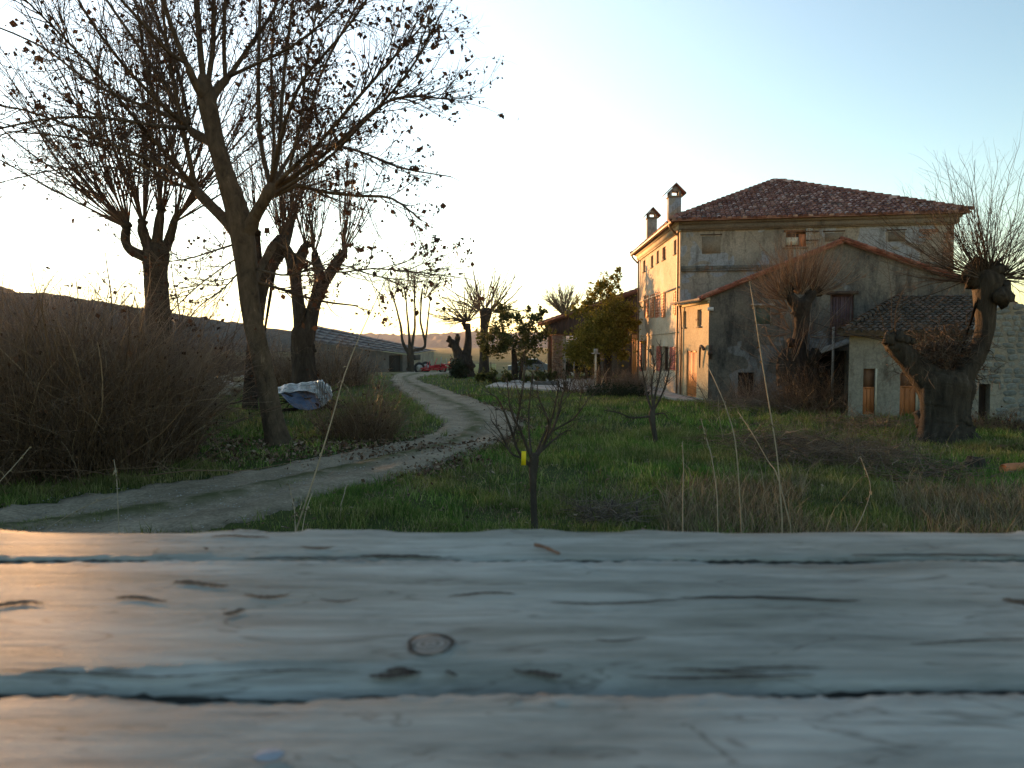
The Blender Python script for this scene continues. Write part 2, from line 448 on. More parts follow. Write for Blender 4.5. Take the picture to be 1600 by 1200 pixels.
def build_lane():
    n, k = 150, 26
    u = np.linspace(0, 1, k)
    e0, e1 = near_e.copy(), far_e.copy()
    wob = lambda s: .10 * np.sin(np.arange(n) * .9 + s) + .08 * np.sin(np.arange(n) * 2.3 + 2 * s)
    d = (e1 - e0); L = np.linalg.norm(d, axis=1, keepdims=True)
    dn = d / L
    e0 = e0 + dn * wob(1.0)[:, None]; e1 = e1 + dn * wob(4.0)[:, None]
    Pt = e0[:, None] * (1 - u)[None, :, None] + e1[:, None] * u[None, :, None]
    X, Y = Pt[..., 0], Pt[..., 1]
    crown = .035 * np.cos((u - .5) * 6 * np.pi)[None, :] * np.clip(1 - Y / 60, 0, 1)
    lift = np.where((u < .02) | (u > .98), -.05, .03)[None, :] + .0009 * np.clip(Y, 0, 120)
    Z = ground_h(X, Y) + lift + crown + .006 * np.sin(X * 7 + Y * 3)
    V = np.stack([X, Y, Z], -1).reshape(-1, 3)
    i, j = np.meshgrid(np.arange(n - 1), np.arange(k - 1), indexing='ij')
    q = (i * k + j).ravel()
    b = MB(); b.add(V, np.stack([q, q + k, q + k + 1, q + 1], -1))
    m, nt, bs, _ = new_mat('lane_gravel')
    at = nt.nodes.new('ShaderNodeAttribute'); at.attribute_name = 'across'
    f = noise(nt, .9, 6, .65)
    c = ramp(nt, f, [(.3, (.19, .155, .108)), (.7, (.32, .265, .19))])
    c = mix(nt, 1.0, c, ramp(nt, noise(nt, 22, 4, .7), [(.28, .62), (.72, 1.3)]), 'MULTIPLY')
    c = mix(nt, 1.0, c, ramp(nt, noise(nt, 4.5, 6, .75), [(.3, .72), (.7, 1.2)]), 'MULTIPLY')
    # grass strip along the middle, broken up
    md = nt.nodes.new('ShaderNodeMapRange')
    md.inputs[1].default_value = .02; md.inputs[2].default_value = .15; md.inputs[3].default_value = 1; md.inputs[4].default_value = 0
    ab = nt.nodes.new('ShaderNodeMath'); ab.operation = 'SUBTRACT'; ab.inputs[1].default_value = .5
    nt.links.new(at.outputs['Fac'], ab.inputs[0])
    ab2 = nt.nodes.new('ShaderNodeMath'); ab2.operation = 'ABSOLUTE'; nt.links.new(ab.outputs[0], ab2.inputs[0])
    nt.links.new(ab2.outputs[0], md.inputs[0])
    pr = nt.nodes.new('ShaderNodeMath'); pr.operation = 'MULTIPLY'
    nt.links.new(md.outputs[0], pr.inputs[0]); nt.links.new(ramp(nt, noise(nt, 1.6, 6, .7), [(.34, 0), (.52, 1)]), pr.inputs[1])
    c = mix(nt, pr.outputs[0], c, (.075, .078, .034))
    # soil edges
    me_ = nt.nodes.new('ShaderNodeMapRange'); me_.inputs[1].default_value = .40; me_.inputs[2].default_value = .5
    nt.links.new(ab2.outputs[0], me_.inputs[0])
    pe = nt.nodes.new('ShaderNodeMath'); pe.operation = 'MULTIPLY'
    nt.links.new(me_.outputs[0], pe.inputs[0]); nt.links.new(ramp(nt, noise(nt, 2.2, 5, .7), [(.35, 0.1), (.6, 1)]), pe.inputs[1])
    c = mix(nt, pe.outputs[0], c, (.045, .042, .023))
    nt.links.new(c, bs.inputs['Base Color']); bs.inputs['Roughness'].default_value = 1
    bs.inputs['Specular IOR Level'].default_value = .05
    bump(nt, bs, noise(nt, 26, 6, .75), .6, .02)
    o = b.build('dirt_lane', m, smooth=True, kind='structure')
    a = o.data.attributes.new('across', 'FLOAT', 'POINT')
    a.data.foreach_set('value', np.broadcast_to(u[None, :], (n, k)).astype(np.float32).ravel())
build_lane()

def build_court():
    b = MB()
    n = 40
    top = smooth_path([COURT[i] for i in (0, 1, 2, 3, 4, 5)], n)
    bot = smooth_path([COURT[i] for i in (0, 10, 9, 8, 7, 6)], n)
    k = 8; u = np.linspace(0, 1, k)
    Pt = top[:, None] * (1 - u)[None, :, None] + bot[:, None] * u[None, :, None]
    Pt[..., 2] = ground_h(Pt[..., 0], Pt[..., 1]) + .09
    i, j = np.meshgrid(np.arange(n - 1), np.arange(k - 1), indexing='ij'); q = (i * k + j).ravel()
    b.add(Pt.reshape(-1, 3), np.stack([q, q + k, q + k + 1, q + 1], -1))
    bb = bot.copy(); bb[:, 2] = ground_h(bb[:, 0], bb[:, 1]) - .05
    bt = bot.copy(); bt[:, 2] = ground_h(bt[:, 0], bt[:, 1]) + .09
    for t in range(n - 1):
        b.quad(bb[t], bb[t + 1], bt[t + 1], bt[t])
    b.build('courtyard_pavement', M_CONC, kind='structure')
build_court()

# ---- hills
def hill(name, sil, D, thick, m, base=-3):
    """ridge through silhouette points (px,py) at distance D, falling away to both sides"""
    s = smooth_path([tuple(P(px, py, D)) for px, py in sil], 160)
    s[:, 2] += .25 * np.sin(np.arange(160) * 1.7) + .2 * np.sin(np.arange(160) * .63)
    b = MB(); rows = []
    for w in np.linspace(-1, 1, 25):
        r = s.copy(); r[:, 1] += w * thick
        r[:, 0] *= 1 + w * thick / D * .6
        f = math.cos(w * math.pi / 2) ** 1.4
        r[:, 2] = base + (s[:, 2] - base) * f + (0 if abs(w) < .05 else 1) * .25 * rng.standard_normal(160) * (D / 260)
        rows.append(r)
    V = np.stack(rows); k, n = V.shape[:2]
    i, j = np.meshgrid(np.arange(k - 1), np.arange(n - 1), indexing='ij'); q = (i * n + j).ravel()
    b.add(V.reshape(-1, 3), np.stack([q, q + 1, q + n + 1, q + n], -1))
    return b.build(name, m, smooth=True, kind='structure')
# ---- the evening air, one even box of thin haze round everything
m, nt, bs, out_ = new_mat('evening_haze')
nt.nodes.remove(bs)
pv = nt.nodes.new('ShaderNodeVolumePrincipled')
pv.inputs['Color'].default_value = (.95, .93, .92, 1); pv.inputs['Density'].default_value = .00005; pv.inputs['Anisotropy'].default_value = .55
nt.links.new(pv.outputs[0], out_.inputs['Volume'])
b = MB(); b.obox((-5600, -40, -9.5), (11200, 0, 0), (0, 4300, 0), (0, 0, 119))
hz = b.build('haze', m, kind='stuff')
m, nt, bs, _ = new_mat('hill_scrub')
c = ramp(nt, noise(nt, .022, 6, .7), [(.3, (.011, .0095, .0075)), (.7, (.034, .027, .019))])
c = mix(nt, 1.0, c, ramp(nt, noise(nt, .25, 4, .7), [(.3, .6), (.7, 1.3)]), 'MULTIPLY')
nt.links.new(c, bs.inputs['Base Color']); bs.inputs['Roughness'].default_value = 1
bump(nt, bs, noise(nt, .5, 6, .8), 1, 2.0)
hill('wooded_hill', [(-1500, 395), (-700, 405), (-300, 422), (-100, 432), (-10, 444), (20, 456), (42, 459), (64, 459), (100, 463), (170, 474), (250, 487), (330, 499), (420, 512), (520, 528), (620, 541)], 600, 250, m, base=-6)
m, nt, bs, _ = new_mat('far_hill')
c = ramp(nt, noise(nt, .006, 6, .7, (1, 1, 3)), [(.3, (.16, .105, .085)), (.7, (.25, .165, .12))])
nt.links.new(c, bs.inputs['Base Color']); bs.inputs['Roughness'].default_value = 1
hill('distant_hills', [(300, 534), (520, 526), (580, 522), (640, 524), (700, 521), (740, 518), (800, 521), (860, 519), (950, 524), (1100, 518), (1300, 522), (1500, 514), (1900, 518)], 1500, 500, m, base=-8)

# ================================================================== BUILDINGS
class Wall:
    """a wall from A to B (world points); s runs along it, n points outward"""
    def __init__(s, A, B, out):
        s.A = np.array([A[0], A[1], 0.0]); B = np.array([B[0], B[1], 0.0])
        s.L = np.linalg.norm(B - s.A); s.e = (B - s.A) / s.L
        s.n = np.array([s.e[1], -s.e[0], 0.0])
        if np.dot(s.n, np.array([out[0], out[1], 0.0])) < 0: s.n = -s.n
        s.up = np.array([0, 0, 1.0])
    def pt(s, a, d, z):
        return s.A + s.e * a + s.n * d + s.up * z
    def uv(s, px, py):
        r = np.array(ray(px, py)); o = np.array([0, 0, H])
        t = np.dot(s.A - o, s.n) / np.dot(r, s.n)
        p = o + r * t
        return float(np.dot(p - s.A, s.e)), float(p[2])
    def rect(s, x0, y0, x1, y1):
        c = [s.uv(x0, y0), s.uv(x1, y0), s.uv(x0, y1), s.uv(x1, y1)]
        a = sorted([(c[0][0] + c[2][0]) / 2, (c[1][0] + c[3][0]) / 2]); z = sorted([(c[0][1] + c[1][1]) / 2, (c[2][1] + c[3][1]) / 2])
        return a[0], a[1], z[0], z[1]
    def box(s, b, a0, a1, d0, d1, z0, z1):
        b.obox(s.pt(a0, d0, z0), s.e * (a1 - a0), s.n * (d1 - d0), s.up * (z1 - z0))
    def mesh(s, b, prof, holes, z0=-.4, depth=.28):
        """prof: [(s,z)...] top line; holes: [(a0,a1,z0,z1)] with reveals"""
        xs = sorted({round(t, 4) for t in [p[0] for p in prof] + [h[k] for h in holes for k in (0, 1)] if -1e-6 <= t <= s.L + 1e-3})
        # fine columns so long walls carry small unevenness
        px_, pz_ = [p[0] for p in prof], [p[1] for p in prof]
        top = lambda t: float(np.interp(t, px_, pz_))
        for a, c in zip(xs[:-1], xs[1:]):
            if c - a < 1e-4: continue
            mid = (a + c) / 2
            hs = sorted([h for h in holes if h[0] < mid < h[1]], key=lambda h: h[2])
            z = z0
            for h in hs:
                if h[2] > z: b.quad(s.pt(a, 0, z), s.pt(c, 0, z), s.pt(c, 0, h[2]), s.pt(a, 0, h[2]))
                z = h[3]
            b.quad(s.pt(a, 0, z), s.pt(c, 0, z), s.pt(c, 0, top(c)), s.pt(a, 0, top(a)))
        for a0, a1, h0, h1 in holes:
            d = -depth
            b.quad(s.pt(a0, 0, h0), s.pt(a0, 0, h1), s.pt(a0, d, h1), s.pt(a0, d, h0))
            b.quad(s.pt(a1, 0, h1), s.pt(a1, 0, h0), s.pt(a1, d, h0), s.pt(a1, d, h1))
            b.quad(s.pt(a0, 0, h1), s.pt(a1, 0, h1), s.pt(a1, d, h1), s.pt(a0, d, h1))
            b.quad(s.pt(a0, 0, h0), s.pt(a0, d, h0), s.pt(a1, d, h0), s.pt(a1, 0, h0))

def tile_slope(b, o, e, u, n, inside, pitch_w=.21, pitch_l=.36, jit=.02, rad=.10):
    """barrel tiles over a slope: o origin, e along eave, u up the slope, n normal (unit vectors), inside(a, c) mask"""
    o, e, u, n = (np.asarray(t, float) for t in (o, e, u, n))
    out = []
    amax, cmax = inside.size
    for ci in range(int(cmax / pitch_l) + 1):
        for ai in range(int(amax / pitch_w) + 1):
            a = ai * pitch_w + pitch_w / 2; c = ci * pitch_l
            if not inside(a, c + pitch_l * .4): continue
            a += random.gauss(0, jit * .5); c += random.gauss(0, jit)
            tw = random.gauss(0, .03)
            L = pitch_l * 1.18
            v = []
            for (cc, rr, h) in ((c, rad, .03), (c + L, rad * .82, .0)):
                for t in (0, .25, .5, .75, 1):
                    th = math.pi * t
                    v.append(o + e * (a + math.cos(th) * rr + (cc - c) * tw) + u * cc + n * (math.sin(th) * rr * .85 + h))
            f = [[k, k + 1, k + 6, k + 5] for k in range(4)]
            b.add(v, f)
            b.add(v[:5] + [v[0] - n * .03, v[4] - n * .03], [[0, 5, 6, 4], [0, 4, 3, 1]])
            b.n_tiles = getattr(b, 'n_tiles', 0) + 1

# ---------------------------------------------------------------- farmhouse
SW = np.array([P(1062, 540, 34.5).x, 34.5]); NW = np.array([P(998, 540, 46.5).x, 46.5])
SE = np.array([P(1486, 540, 32.4).x, 32.4]); NE = NW + (SE - SW)
CEN = (SW + NW + SE + NE) / 4
ZW = 7.75                                   # wall top
house = thing('farmhouse', (CEN[0], CEN[1], 0), 'large old three storey farmhouse with hipped clay tile roof and two chimneys', 'farmhouse')
WF = Wall(SW, NW, (-1, 0)); WS = Wall(SW, SE, (0, -1)); WE = Wall(SE, NE, (1, 0)); WN = Wall(NW, NE, (0, 1))
fh = {}
top_px = [(1005, 407, 1008.2, 424), (1017, 399.5, 1020.7, 417), (1026, 392, 1029.3, 410), (1035, 386, 1040, 405), (1053, 375, 1057, 396)]
F_top = [WF.rect(*r) for r in top_px]
F_mid = [WF.rect(1006, 462, 1009.5, 496), WF.rect(1023, 457, 1031, 496.5)]
F_low = [WF.rect(1004.5, 532, 1010, 580), WF.rect(1018, 540, 1022, 556), WF.rect(1034.5, 541, 1044.5, 580)]
b = MB(); WF.mesh(b, [(0, ZW), (WF.L, ZW)], F_top + F_mid + F_low)
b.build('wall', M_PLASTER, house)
S_win = WS.rect(1228, 362.5, 1250, 386)
S_win = (S_win[0], S_win[1] + .25, S_win[2], S_win[3])
b = MB(); WS.mesh(b, [(0, ZW), (WS.L, ZW)], [S_win])
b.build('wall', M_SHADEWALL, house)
b = MB(); WE.mesh(b, [(0, ZW), (WE.L, ZW)], []); WN.mesh(b, [(0, ZW), (WN.L, ZW)], [])
b.build('wall', M_SHADEWALL, house)
def panel(w, name, r, d0, d1, m, parent, grow=0.0, label=None):
    b = MB(); w.box(b, r[0] - grow, r[1] + grow, d0, d1, r[2] - grow, r[3] + grow)
    o = b.build(name, m, parent)
    if label: o['label'] = label
    return o
def frame(w, r, d0, d1, t, m, parent, name='frame', mid=False):
    b = MB()
    w.box(b, r[0], r[0] + t, d0, d1, r[2], r[3]); w.box(b, r[1] - t, r[1], d0, d1, r[2], r[3])
    w.box(b, r[0] + t, r[1] - t, d0, d1, r[2], r[2] + t); w.box(b, r[0] + t, r[1] - t, d0, d1, r[3] - t, r[3])
    if mid:
        c = (r[0] + r[1]) / 2; w.box(b, c - t / 2, c + t / 2, d0, d1 - .005, r[2] + t, r[3] - t)
    return b.build(name, m, parent)
def window(w, r, parent, fm, pm=None, t=.06, mid=True, d=-.2):
    f = frame(w, r, d, d + .06, t, fm, parent, 'window', mid)
    panel(w, 'pane', r, d + .01, d + .025, pm or M_GLASS, f, -.02)
    return f
def shutter(w, r, d0, d1, m, parent, slats=8, label=None):
    """board shutter leaf with ledges and recessed slats"""
    s_ = frame(w, r, d0, d1, .06, m, parent, 'shutter')
    if label: s_['label'] = label
    b = MB(); hgt = (r[3] - r[2] - .12) / slats
    for k in range(slats):
        z = r[2] + .06 + k * hgt
        w.box(b, r[0] + .055, r[1] - .055, d0 + .005, d1 - .012, z + .006, z + hgt - .006)
    b.build('slat', m, s_, kind='stuff')
    return s_
for r in F_top:
    window(WF, r, house, M_BROWNWOOD, M_SHUTTER, mid=False, d=-.16)
    b = MB(); WF.box(b, r[0] - .06, r[1] + .06, 0, .05, r[2] - .07, r[2]); b.build('sill', M_CORNICE, house)
# second floor: one window closed by its shutters, the other open
r = F_mid[1]; c = (r[0] + r[1]) / 2
shutter(WF, (r[0], c - .01, r[2], r[3]), -.06, -.02, M_SHUTTER, house); shutter(WF, (c + .01, r[1], r[2], r[3]), -.06, -.02, M_SHUTTER, house)
window(WF, F_mid[0], house, M_BROWNWOOD)
for q in ((1010.2, 462, 1013.5, 496), (1017, 460, 1022.4, 496), (1034, 456.5, 1040, 495.5), (1053.5, 455, 1057.5, 492)):
    shutter(WF, WF.rect(*q), .01, .05, M_SHUTTERPALE, house, label='faded orange shutter folded back flat against the wall')
window(WF, F_low[0], house, M_SHUTTER); window(WF, F_low[1], house, M_BROWNWOOD, mid=False); window(WF, F_low[2], house, M_BROWNWOOD)
for q in ((1000.5, 532, 1003.5, 580), (1027, 541, 1034, 580), (1047.5, 542, 1058.5, 578.5)):
    shutter(WF, WF.rect(*q), .01, .05, M_SHUTTERRED, house, 10, label='dark red ground floor shutter folded open')
# ledge lines
b = MB(); q = WF.uv(1030, 522)[1]; WF.box(b, .1, WF.L - .05, 0, .045, 4.85, 4.93); WF.box(b, .1, WF.L - .05, 0, .03, q - .03, q + .03)
b.build('string_course', M_PLASTER, house)
zc = WS.uv(1100, 417)[1]
b = MB(); WS.box(b, .02, WS.L, 0, .06, zc - .14, zc + .04); WS.box(b, .02, WS.L, 0, .09, zc - .2, zc - .14)
b.build('string_course', M_ANNEX, house)
# cornice under the eaves
for w in (WF, WS, WE, WN):
    b = MB(); w.box(b, -.10, w.L + .10, 0, .10, ZW - .40, ZW - .34); w.box(b, -.10, w.L + .10, 0, .17, ZW - .34, ZW - .12); w.box(b, -.10, w.L + .10, 0, .28, ZW - .12, ZW + .02)
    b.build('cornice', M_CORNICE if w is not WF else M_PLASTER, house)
# south window, open casement and folded grey shutter
fw = window(WS, S_win, house, M_BROWNWOOD, M_DARK, d=-.2)
r = S_win; c = (r[0] + r[1]) / 2
panel(WS, 'pane', (r[0] + .02, c + .12, r[2] + .1, r[3] - .22), -.10, -.08, M_PANE, fw, label='pale board filling the left half of the window')
b = MB(); WS.box(b, c + .14, r[1], -.12, -.02, r[2], r[3] - .1); b.build('shutter', M_SHUTTER, house)
b = MB(); WS.box(b, r[0] - .1, r[1] + .15, 0, .04, r[3], r[3] + .09); b.build('lintel', M_BROWNWOOD, house)
b = MB(); WS.box(b, r[0] - .1, r[1] + .1, 0, .07, r[2] - .07, r[2]); b.build('sill', M_CORNICE, house)
g = WS.rect(1259, 357, 1269, 381); shutter(WS, g, .02, .06, M_GREYWOOD, house, 6, label='grey shutter folded open on the shaded wall')
for zz in (g[2] + .12, g[3] - .16):
    b = MB(); WS.box(b, g[0], g[1] + .25, .061, .085, zz, zz + .05); b.build('hinge', M_DARKWOOD, house)
# bricked-up windows: plaster panel set back behind a thin lintel shadow line
for q in ((1097, 367.5, 1126, 396), (1289, 362, 1318, 377), (1388, 360, 1414, 377)):
    r = WS.rect(*q)
    b = MB(); WS.box(b, r[0], r[1], 0, .018, r[2], r[3] - .05); b.build('blocked_window', M_CORNICE, house)
    b = MB(); WS.box(b, r[0] - .08, r[1] + .06, 0, .035, r[3], r[3] + .045); b.build('lintel', M_DARKWOOD, house)
# bare bricks: under the eave and up the right-hand corner
def bricks(w, cells, m, parent, d=.02, bw=.26, bh=.075, gap=.012, depth=.05):
    b = MB()
    for (a0, a1, z0, z1, keep) in cells:
        nrow = int((z1 - z0) / bh)
        for k in range(nrow):
            a = a0 + (k % 2) * bw * .5 - bw * .5
            while a < a1:
                x0, x1 = max(a0, a), min(a1, a + bw - gap)
                if x1 - x0 > .04 and random.random() < keep((x0 + x1) / 2, z0 + k * bh):
                    j = random.uniform(-.008, .008)
                    w.box(b, x0, x1, d - depth, d + j, z0 + k * bh, z0 + (k + 1) * bh - gap)
                a += bw
    return b.build('brickwork', m, parent, kind='stuff')
r1 = WS.rect(1436, 356, 1466, 377); r2 = WS.rect(1473, 346, 1485, 470)
k1 = lambda a, z: 1.0 if z > r1[3] - .22 else (1.0 if abs(a - (r1[0] + r1[1]) / 2) < (z - r1[2]) * .8 else .05)
k2 = lambda a, z: .9 if a > r2[1] - .16 else .45
bricks(WS, [(r1[0], r1[1], r1[2], r1[3], k1), (r2[0], WS.L - .003, r2[2], r2[3], k2)], M_BRICK, house)

# hipped roof of barrel tiles
ov = .48
E = [np.array([*(p + (p - CEN) / np.linalg.norm(p - CEN) * ov * 1.35), ZW + .05]) for p in (SW, SE, NE, NW)]
apex = np.array([P(1213, 283, CEN[1]).x, CEN[1], P(1213, 283, CEN[1]).z])
roof = MB()
for i in range(4): roof.tri(E[i], E[(i + 1) % 4], apex - [0, 0, .06])
for i in range(4): roof.quad(E[i] - [0, 0, .06], E[i], E[(i + 1) % 4], E[(i + 1) % 4] - [0, 0, .06])
roof.quad(*[t - [0, 0, .06] for t in E[::-1]])
roof_o = roof.build('roof', M_TILE, house)
class Tri:
    def __init__(s, a, h, L): s.a, s.h, s.L = a, h, L; s.size = (L, h)
    def __call__(s, a, c):
        if c < 0 or c > s.h: return False
        t = c / s.h
        return s.a * t - .05 <= a <= s.L + (s.a - s.L) * t + .05
tb = MB()
for i in (0, 3, 1):
    A, B_ = E[i], E[(i + 1) % 4]
    e = (B_ - A); L = np.linalg.norm(e); e /= L
    ap = np.dot(apex - A, e); foot = A + e * ap; u = apex - foot; hh = np.linalg.norm(u); u /= hh
    n = np.cross(e, u); n = n if n[2] > 0 else -n
    tile_slope(tb, A - u * .06, e, u, n, Tri(ap, hh, L))
tb.build('tiling', M_TILE, roof_o, kind='stuff')
hb = MB()                                    # ridge tiles down the hips
for i in (0, 1, 3):
    d = apex - E[i]; L = np.linalg.norm(d); d = d / L
    m_ = int(L / .4)
    side = np.cross(d, [0, 0, 1]); side /= np.linalg.norm(side); up = np.cross(side, d)
    for k in range(m_):
        p = E[i] + d * k * .4
        v = []
        for (t, rr, h) in ((0, .15, .05), (.46, .12, .02)):
            for q in range(6):
                th = math.pi * q / 5
                v.append(p + d * t + side * math.cos(th) * rr + up * (math.sin(th) * rr + h))
        hb.add(v, [[q, q + 1, q + 7, q + 6] for q in range(5)])
        hb.add(v[:6], [[0, 1, 2, 3], [0, 3, 4, 5]])
hb.build('hip_tile', M_TILE, roof_o, kind='stuff')

# gutter and downpipes
gut = MB()
zg = ZW + .0
pa, pb = WF.pt(-.3, .46, zg), WF.pt(WF.L + .3, .46, zg)
gut.tubes([np.linspace(pa, pb, 8)], [np.full(8, .075)], 8, cap=True)
gut.build('gutter', M_METAL, house, smooth=True)
def downpipe(s0, zend):
    b = MB()
    pts = [WF.pt(s0, .44, ZW), WF.pt(s0, .44, ZW - .18), WF.pt(s0, .12, ZW - .55), WF.pt(s0, .08, ZW - .75), WF.pt(s0, .08, zend)]
    b.tubes([smooth_path(pts, 24)], [np.full(24, .05)], 7)
    b.build('downpipe', M_METAL, house, smooth=True)
downpipe(.22, .1); downpipe(WF.L - .12, .1)

# chimneys with little gabled pots
def chimney(pxc, wpx, D, ytop, yslot, ybase):
    s = D / FPX; w = wpx * s
    c = P(pxc, 540, D); x, y = c.x, D
    zt, zs, zb = P(pxc, ytop, D).z, P(pxc, yslot, D).z, P(pxc, ybase, D).z
    h = MB(); h.obox((x - w / 2, y - w / 2, zb), (w, 0, 0), (0, w, 0), (0, 0, zs - zb - .12))
    ch = h.build('chimney', M_SHADEWALL, house)
    k = MB(); k.obox((x - w / 2 - .05, y - w / 2 - .05, zs - .12), (w + .1, 0, 0), (0, w + .1, 0), (0, 0, .07)); k.build('collar', M_CORNICE, ch)
    p = MB()
    hh = (zt - zs) * .42
    for dx in (0, w - w * .2):
        for dy in (0, w - w * .2):
            p.obox((x - w / 2 + dx, y - w / 2 + dy, zs - .05), (w * .2, 0, 0), (0, w * .2, 0), (0, 0, hh))
    p.build('pot_post', M_SHADEWALL, ch, kind='stuff')
    g = MB(); z0 = zs - .05 + hh; W2 = w * .86
    gv = [(x - w / 2, y - w / 2, z0), (x + w / 2, y - w / 2, z0), (x, y - w / 2, zt - .1), (x - w / 2, y + w / 2, z0), (x + w / 2, y + w / 2, z0), (x, y + w / 2, zt - .1)]
    g.add(gv, [[0, 1, 2], [5, 4, 3]]); g.f.append(np.array([[0, 3, 4, 1], [1, 4, 5, 2], [2, 5, 3, 0]]))
    g.build('gable', M_SHADEWALL, ch)
    r = MB()
    for sg in (-1, 1):
        a = np.array([x + sg * W2, y - W2, z0 - .12]); bb = np.array([x, y - W2, zt])
        r.obox(a, bb - a, (0, 2 * W2, 0), (0, 0, -.07))
    r.build('cap', M_TILE, ch)
chimney(1051, 18, 41.0, 288, 306, 356)
chimney(1016.5, 14, 45.0, 325, 339, 385)

# ---------------------------------------------------------------- gabled annex against the house
AW = np.array([P(1107, 540, 31.0).x, 31.0]); AE = np.array([P(1518, 540, 28.9).x, 28.9])
annex = thing('farmhouse_annex', (*((AW + AE) / 2), 0), 'grey rendered gabled annex with red verge tiles built against the farmhouse', 'annex')
WG = Wall(AW, AE, (0, -1)); WA = Wall(AW, SW + np.array([.02, -.02]), (-1, 0))
pk = WG.uv(1318, 378); zl = WG.uv(1107, 463)[1]; zr = WG.uv(1516, 446)[1]
holes = {'green': WG.rect(1178, 478, 1206, 509), 'loft': WG.rect(1297, 460, 1334, 525), 'porch': WG.rect(1268, 548, 1322, 640)}
holes['porch'] = (holes['porch'][0], holes['porch'][1], 0.0, holes['porch'][3])
holes['arch'] = WG.rect(1153, 582, 1178, 626); holes['arch'] = (holes['arch'][0], holes['arch'][1], -.1, holes['arch'][3])
b = MB(); WG.mesh(b, [(0, zl), (pk[0], pk[1]), (WG.L, zr)], list(holes.values()), depth=.35)
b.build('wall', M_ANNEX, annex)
A_win = [WA.rect(1067.5, 486.5, 1072.3, 511.5), WA.rect(1089.5, 483.5, 1096.5, 510)]
A_door = WA.rect(1072.5, 548, 1088.5, 612); A_door = (A_door[0], A_door[1], .06, A_door[3])
b = MB(); WA.mesh(b, [(0, zl), (WA.L, zl)], A_win + [A_door], depth=.22)
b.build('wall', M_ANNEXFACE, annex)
for r in A_win:
    f = window(WA, r, annex, M_GREYWOOD, d=-.16)
    b = MB(); WA.box(b, r[0] - .05, r[1] + .05, 0, .05, r[2] - .06, r[2]); b.build('sill', M_CORNICE, annex)
c = (A_door[0] + A_door[1]) / 2
for a0, a1 in ((A_door[0], c - .012), (c + .012, A_door[1])):
    d = frame(WA, (a0, a1, A_door[2], A_door[3]), -.10, -.05, .07, M_DOOR, annex, 'door')
    k = MB(); nb = 3; ww = (a1 - a0 - .12) / nb
    for q in range(nb): WA.box(k, a0 + .06 + q * ww + .004, a0 + .06 + (q + 1) * ww - .004, -.09, -.062, A_door[2] + .06, A_door[3] - .06)
    k.build('plank', M_DOOR, d, kind='stuff')
b = MB(); WA.box(b, A_door[0] - .2, A_door[1] + .2, 0, .3, -.2, .05); b.build('doorstep', M_CONC, annex)
r = holes['green']; window(WG, r, annex, M_GREYWOOD, simple('green_board', (.10, .14, .115), .6, .2, 4), mid=False, d=-.12)
b = MB(); WG.box(b, r[0] - .12, r[1] + .12, 0, .03, r[3], r[3] + .09); b.build('lintel', M_GREYWOOD, annex)
r = holes['loft']
M_LOFT = simple('loft_door_paint', (.105, .065, .072), .8, .3, 4)
c = (r[0] + r[1]) / 2
ld = frame(WG, r, -.22, -.16, .07, M_LOFT, annex, 'loft_door', True)
k = MB(); nb = 8; ww = (r[1] - r[0]) / nb
for q in range(nb): WG.box(k, r[0] + q * ww + .006, r[0] + (q + 1) * ww - .006, -.22, -.19, r[2], r[3])
k.build('plank', M_LOFT, ld, kind='stuff')
b = MB(); WG.box(b, r[0] - .15, r[1] + .15, 0, .04, r[3], r[3] + .13); b.build('lintel', M_DARKWOOD, annex)
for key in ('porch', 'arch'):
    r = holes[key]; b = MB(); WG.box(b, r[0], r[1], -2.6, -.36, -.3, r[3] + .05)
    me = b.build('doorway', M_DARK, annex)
# roof: two slopes running back to the house
rb = MB(); tl = MB()
back = 4.6
def slope(a0, z0, a1, z1, ovE):
    """from eave (a0,z0) to ridge (a1,z1) in wall coordinates"""
    d = np.array([a1 - a0, z1 - z0]); L = np.hypot(*d); d /= L
    p0 = np.array([a0, z0]) - d * ovE
    o = WG.pt(p0[0], .16, p0[1] + .05); u = WG.e * d[0] + WG.up * d[1]
    n = np.cross(WG.n, u); n = n if n[2] > 0 else -n
    LL = L + ovE
    rb.obox(o, u * LL, -WG.n * back, -n * .09)
    class R:
        size = (back, LL - .02)
        def __call__(s, a, c): return a < back - .1 and c < LL - .1
    tile_slope(tl, o + n * .01, -WG.n, u, n, R(), rad=.105)
    # verge: two stacked rows of reddish tiles along the gable edge
    vb = MB()
    m_ = int(LL / .33)
    for k in range(m_):
        for row in (0, 1):
            cc = k * .33 + row * .16 + random.gauss(0, .015)
            pts_ = [o + u * cc + WG.n * (.02 + .03 * row) + n * (.0 + .06 * row), o + u * (cc + .40) + WG.n * (.02 + .03 * row) + n * (-.015 + .06 * row)]
            vb.tubes([np.linspace(pts_[0], pts_[1], 2)], [np.array([.062, .052])], 7, cap=True)
    return vb
v1 = slope(0, zl, pk[0], pk[1], .42); v2 = slope(WG.L, zr, pk[0], pk[1], .4)
ro = rb.build('roof', M_TILE, annex)
tl.build('tiling', M_TILE, ro, kind='stuff')
v1.build('verge_tile', M_TILERED, ro, kind='stuff'); v2.build('verge_tile', M_TILERED, ro, kind='stuff')
b = MB(); WA.box(b, -.14, WA.L - .05, 0, .10, zl - .28, zl - .20); WA.box(b, -.14, WA.L - .05, 0, .18, zl - .20, zl - .06); b.build('cornice', M_ANNEXFACE, annex)
b = MB(); b.tubes([np.linspace(WA.pt(-.2, .44, zl - .12), WA.pt(WA.L, .44, zl - .12), 6)], [np.full(6, .05)], 8, cap=True); b.build('gutter', M_DARKWOOD, annex, smooth=True)
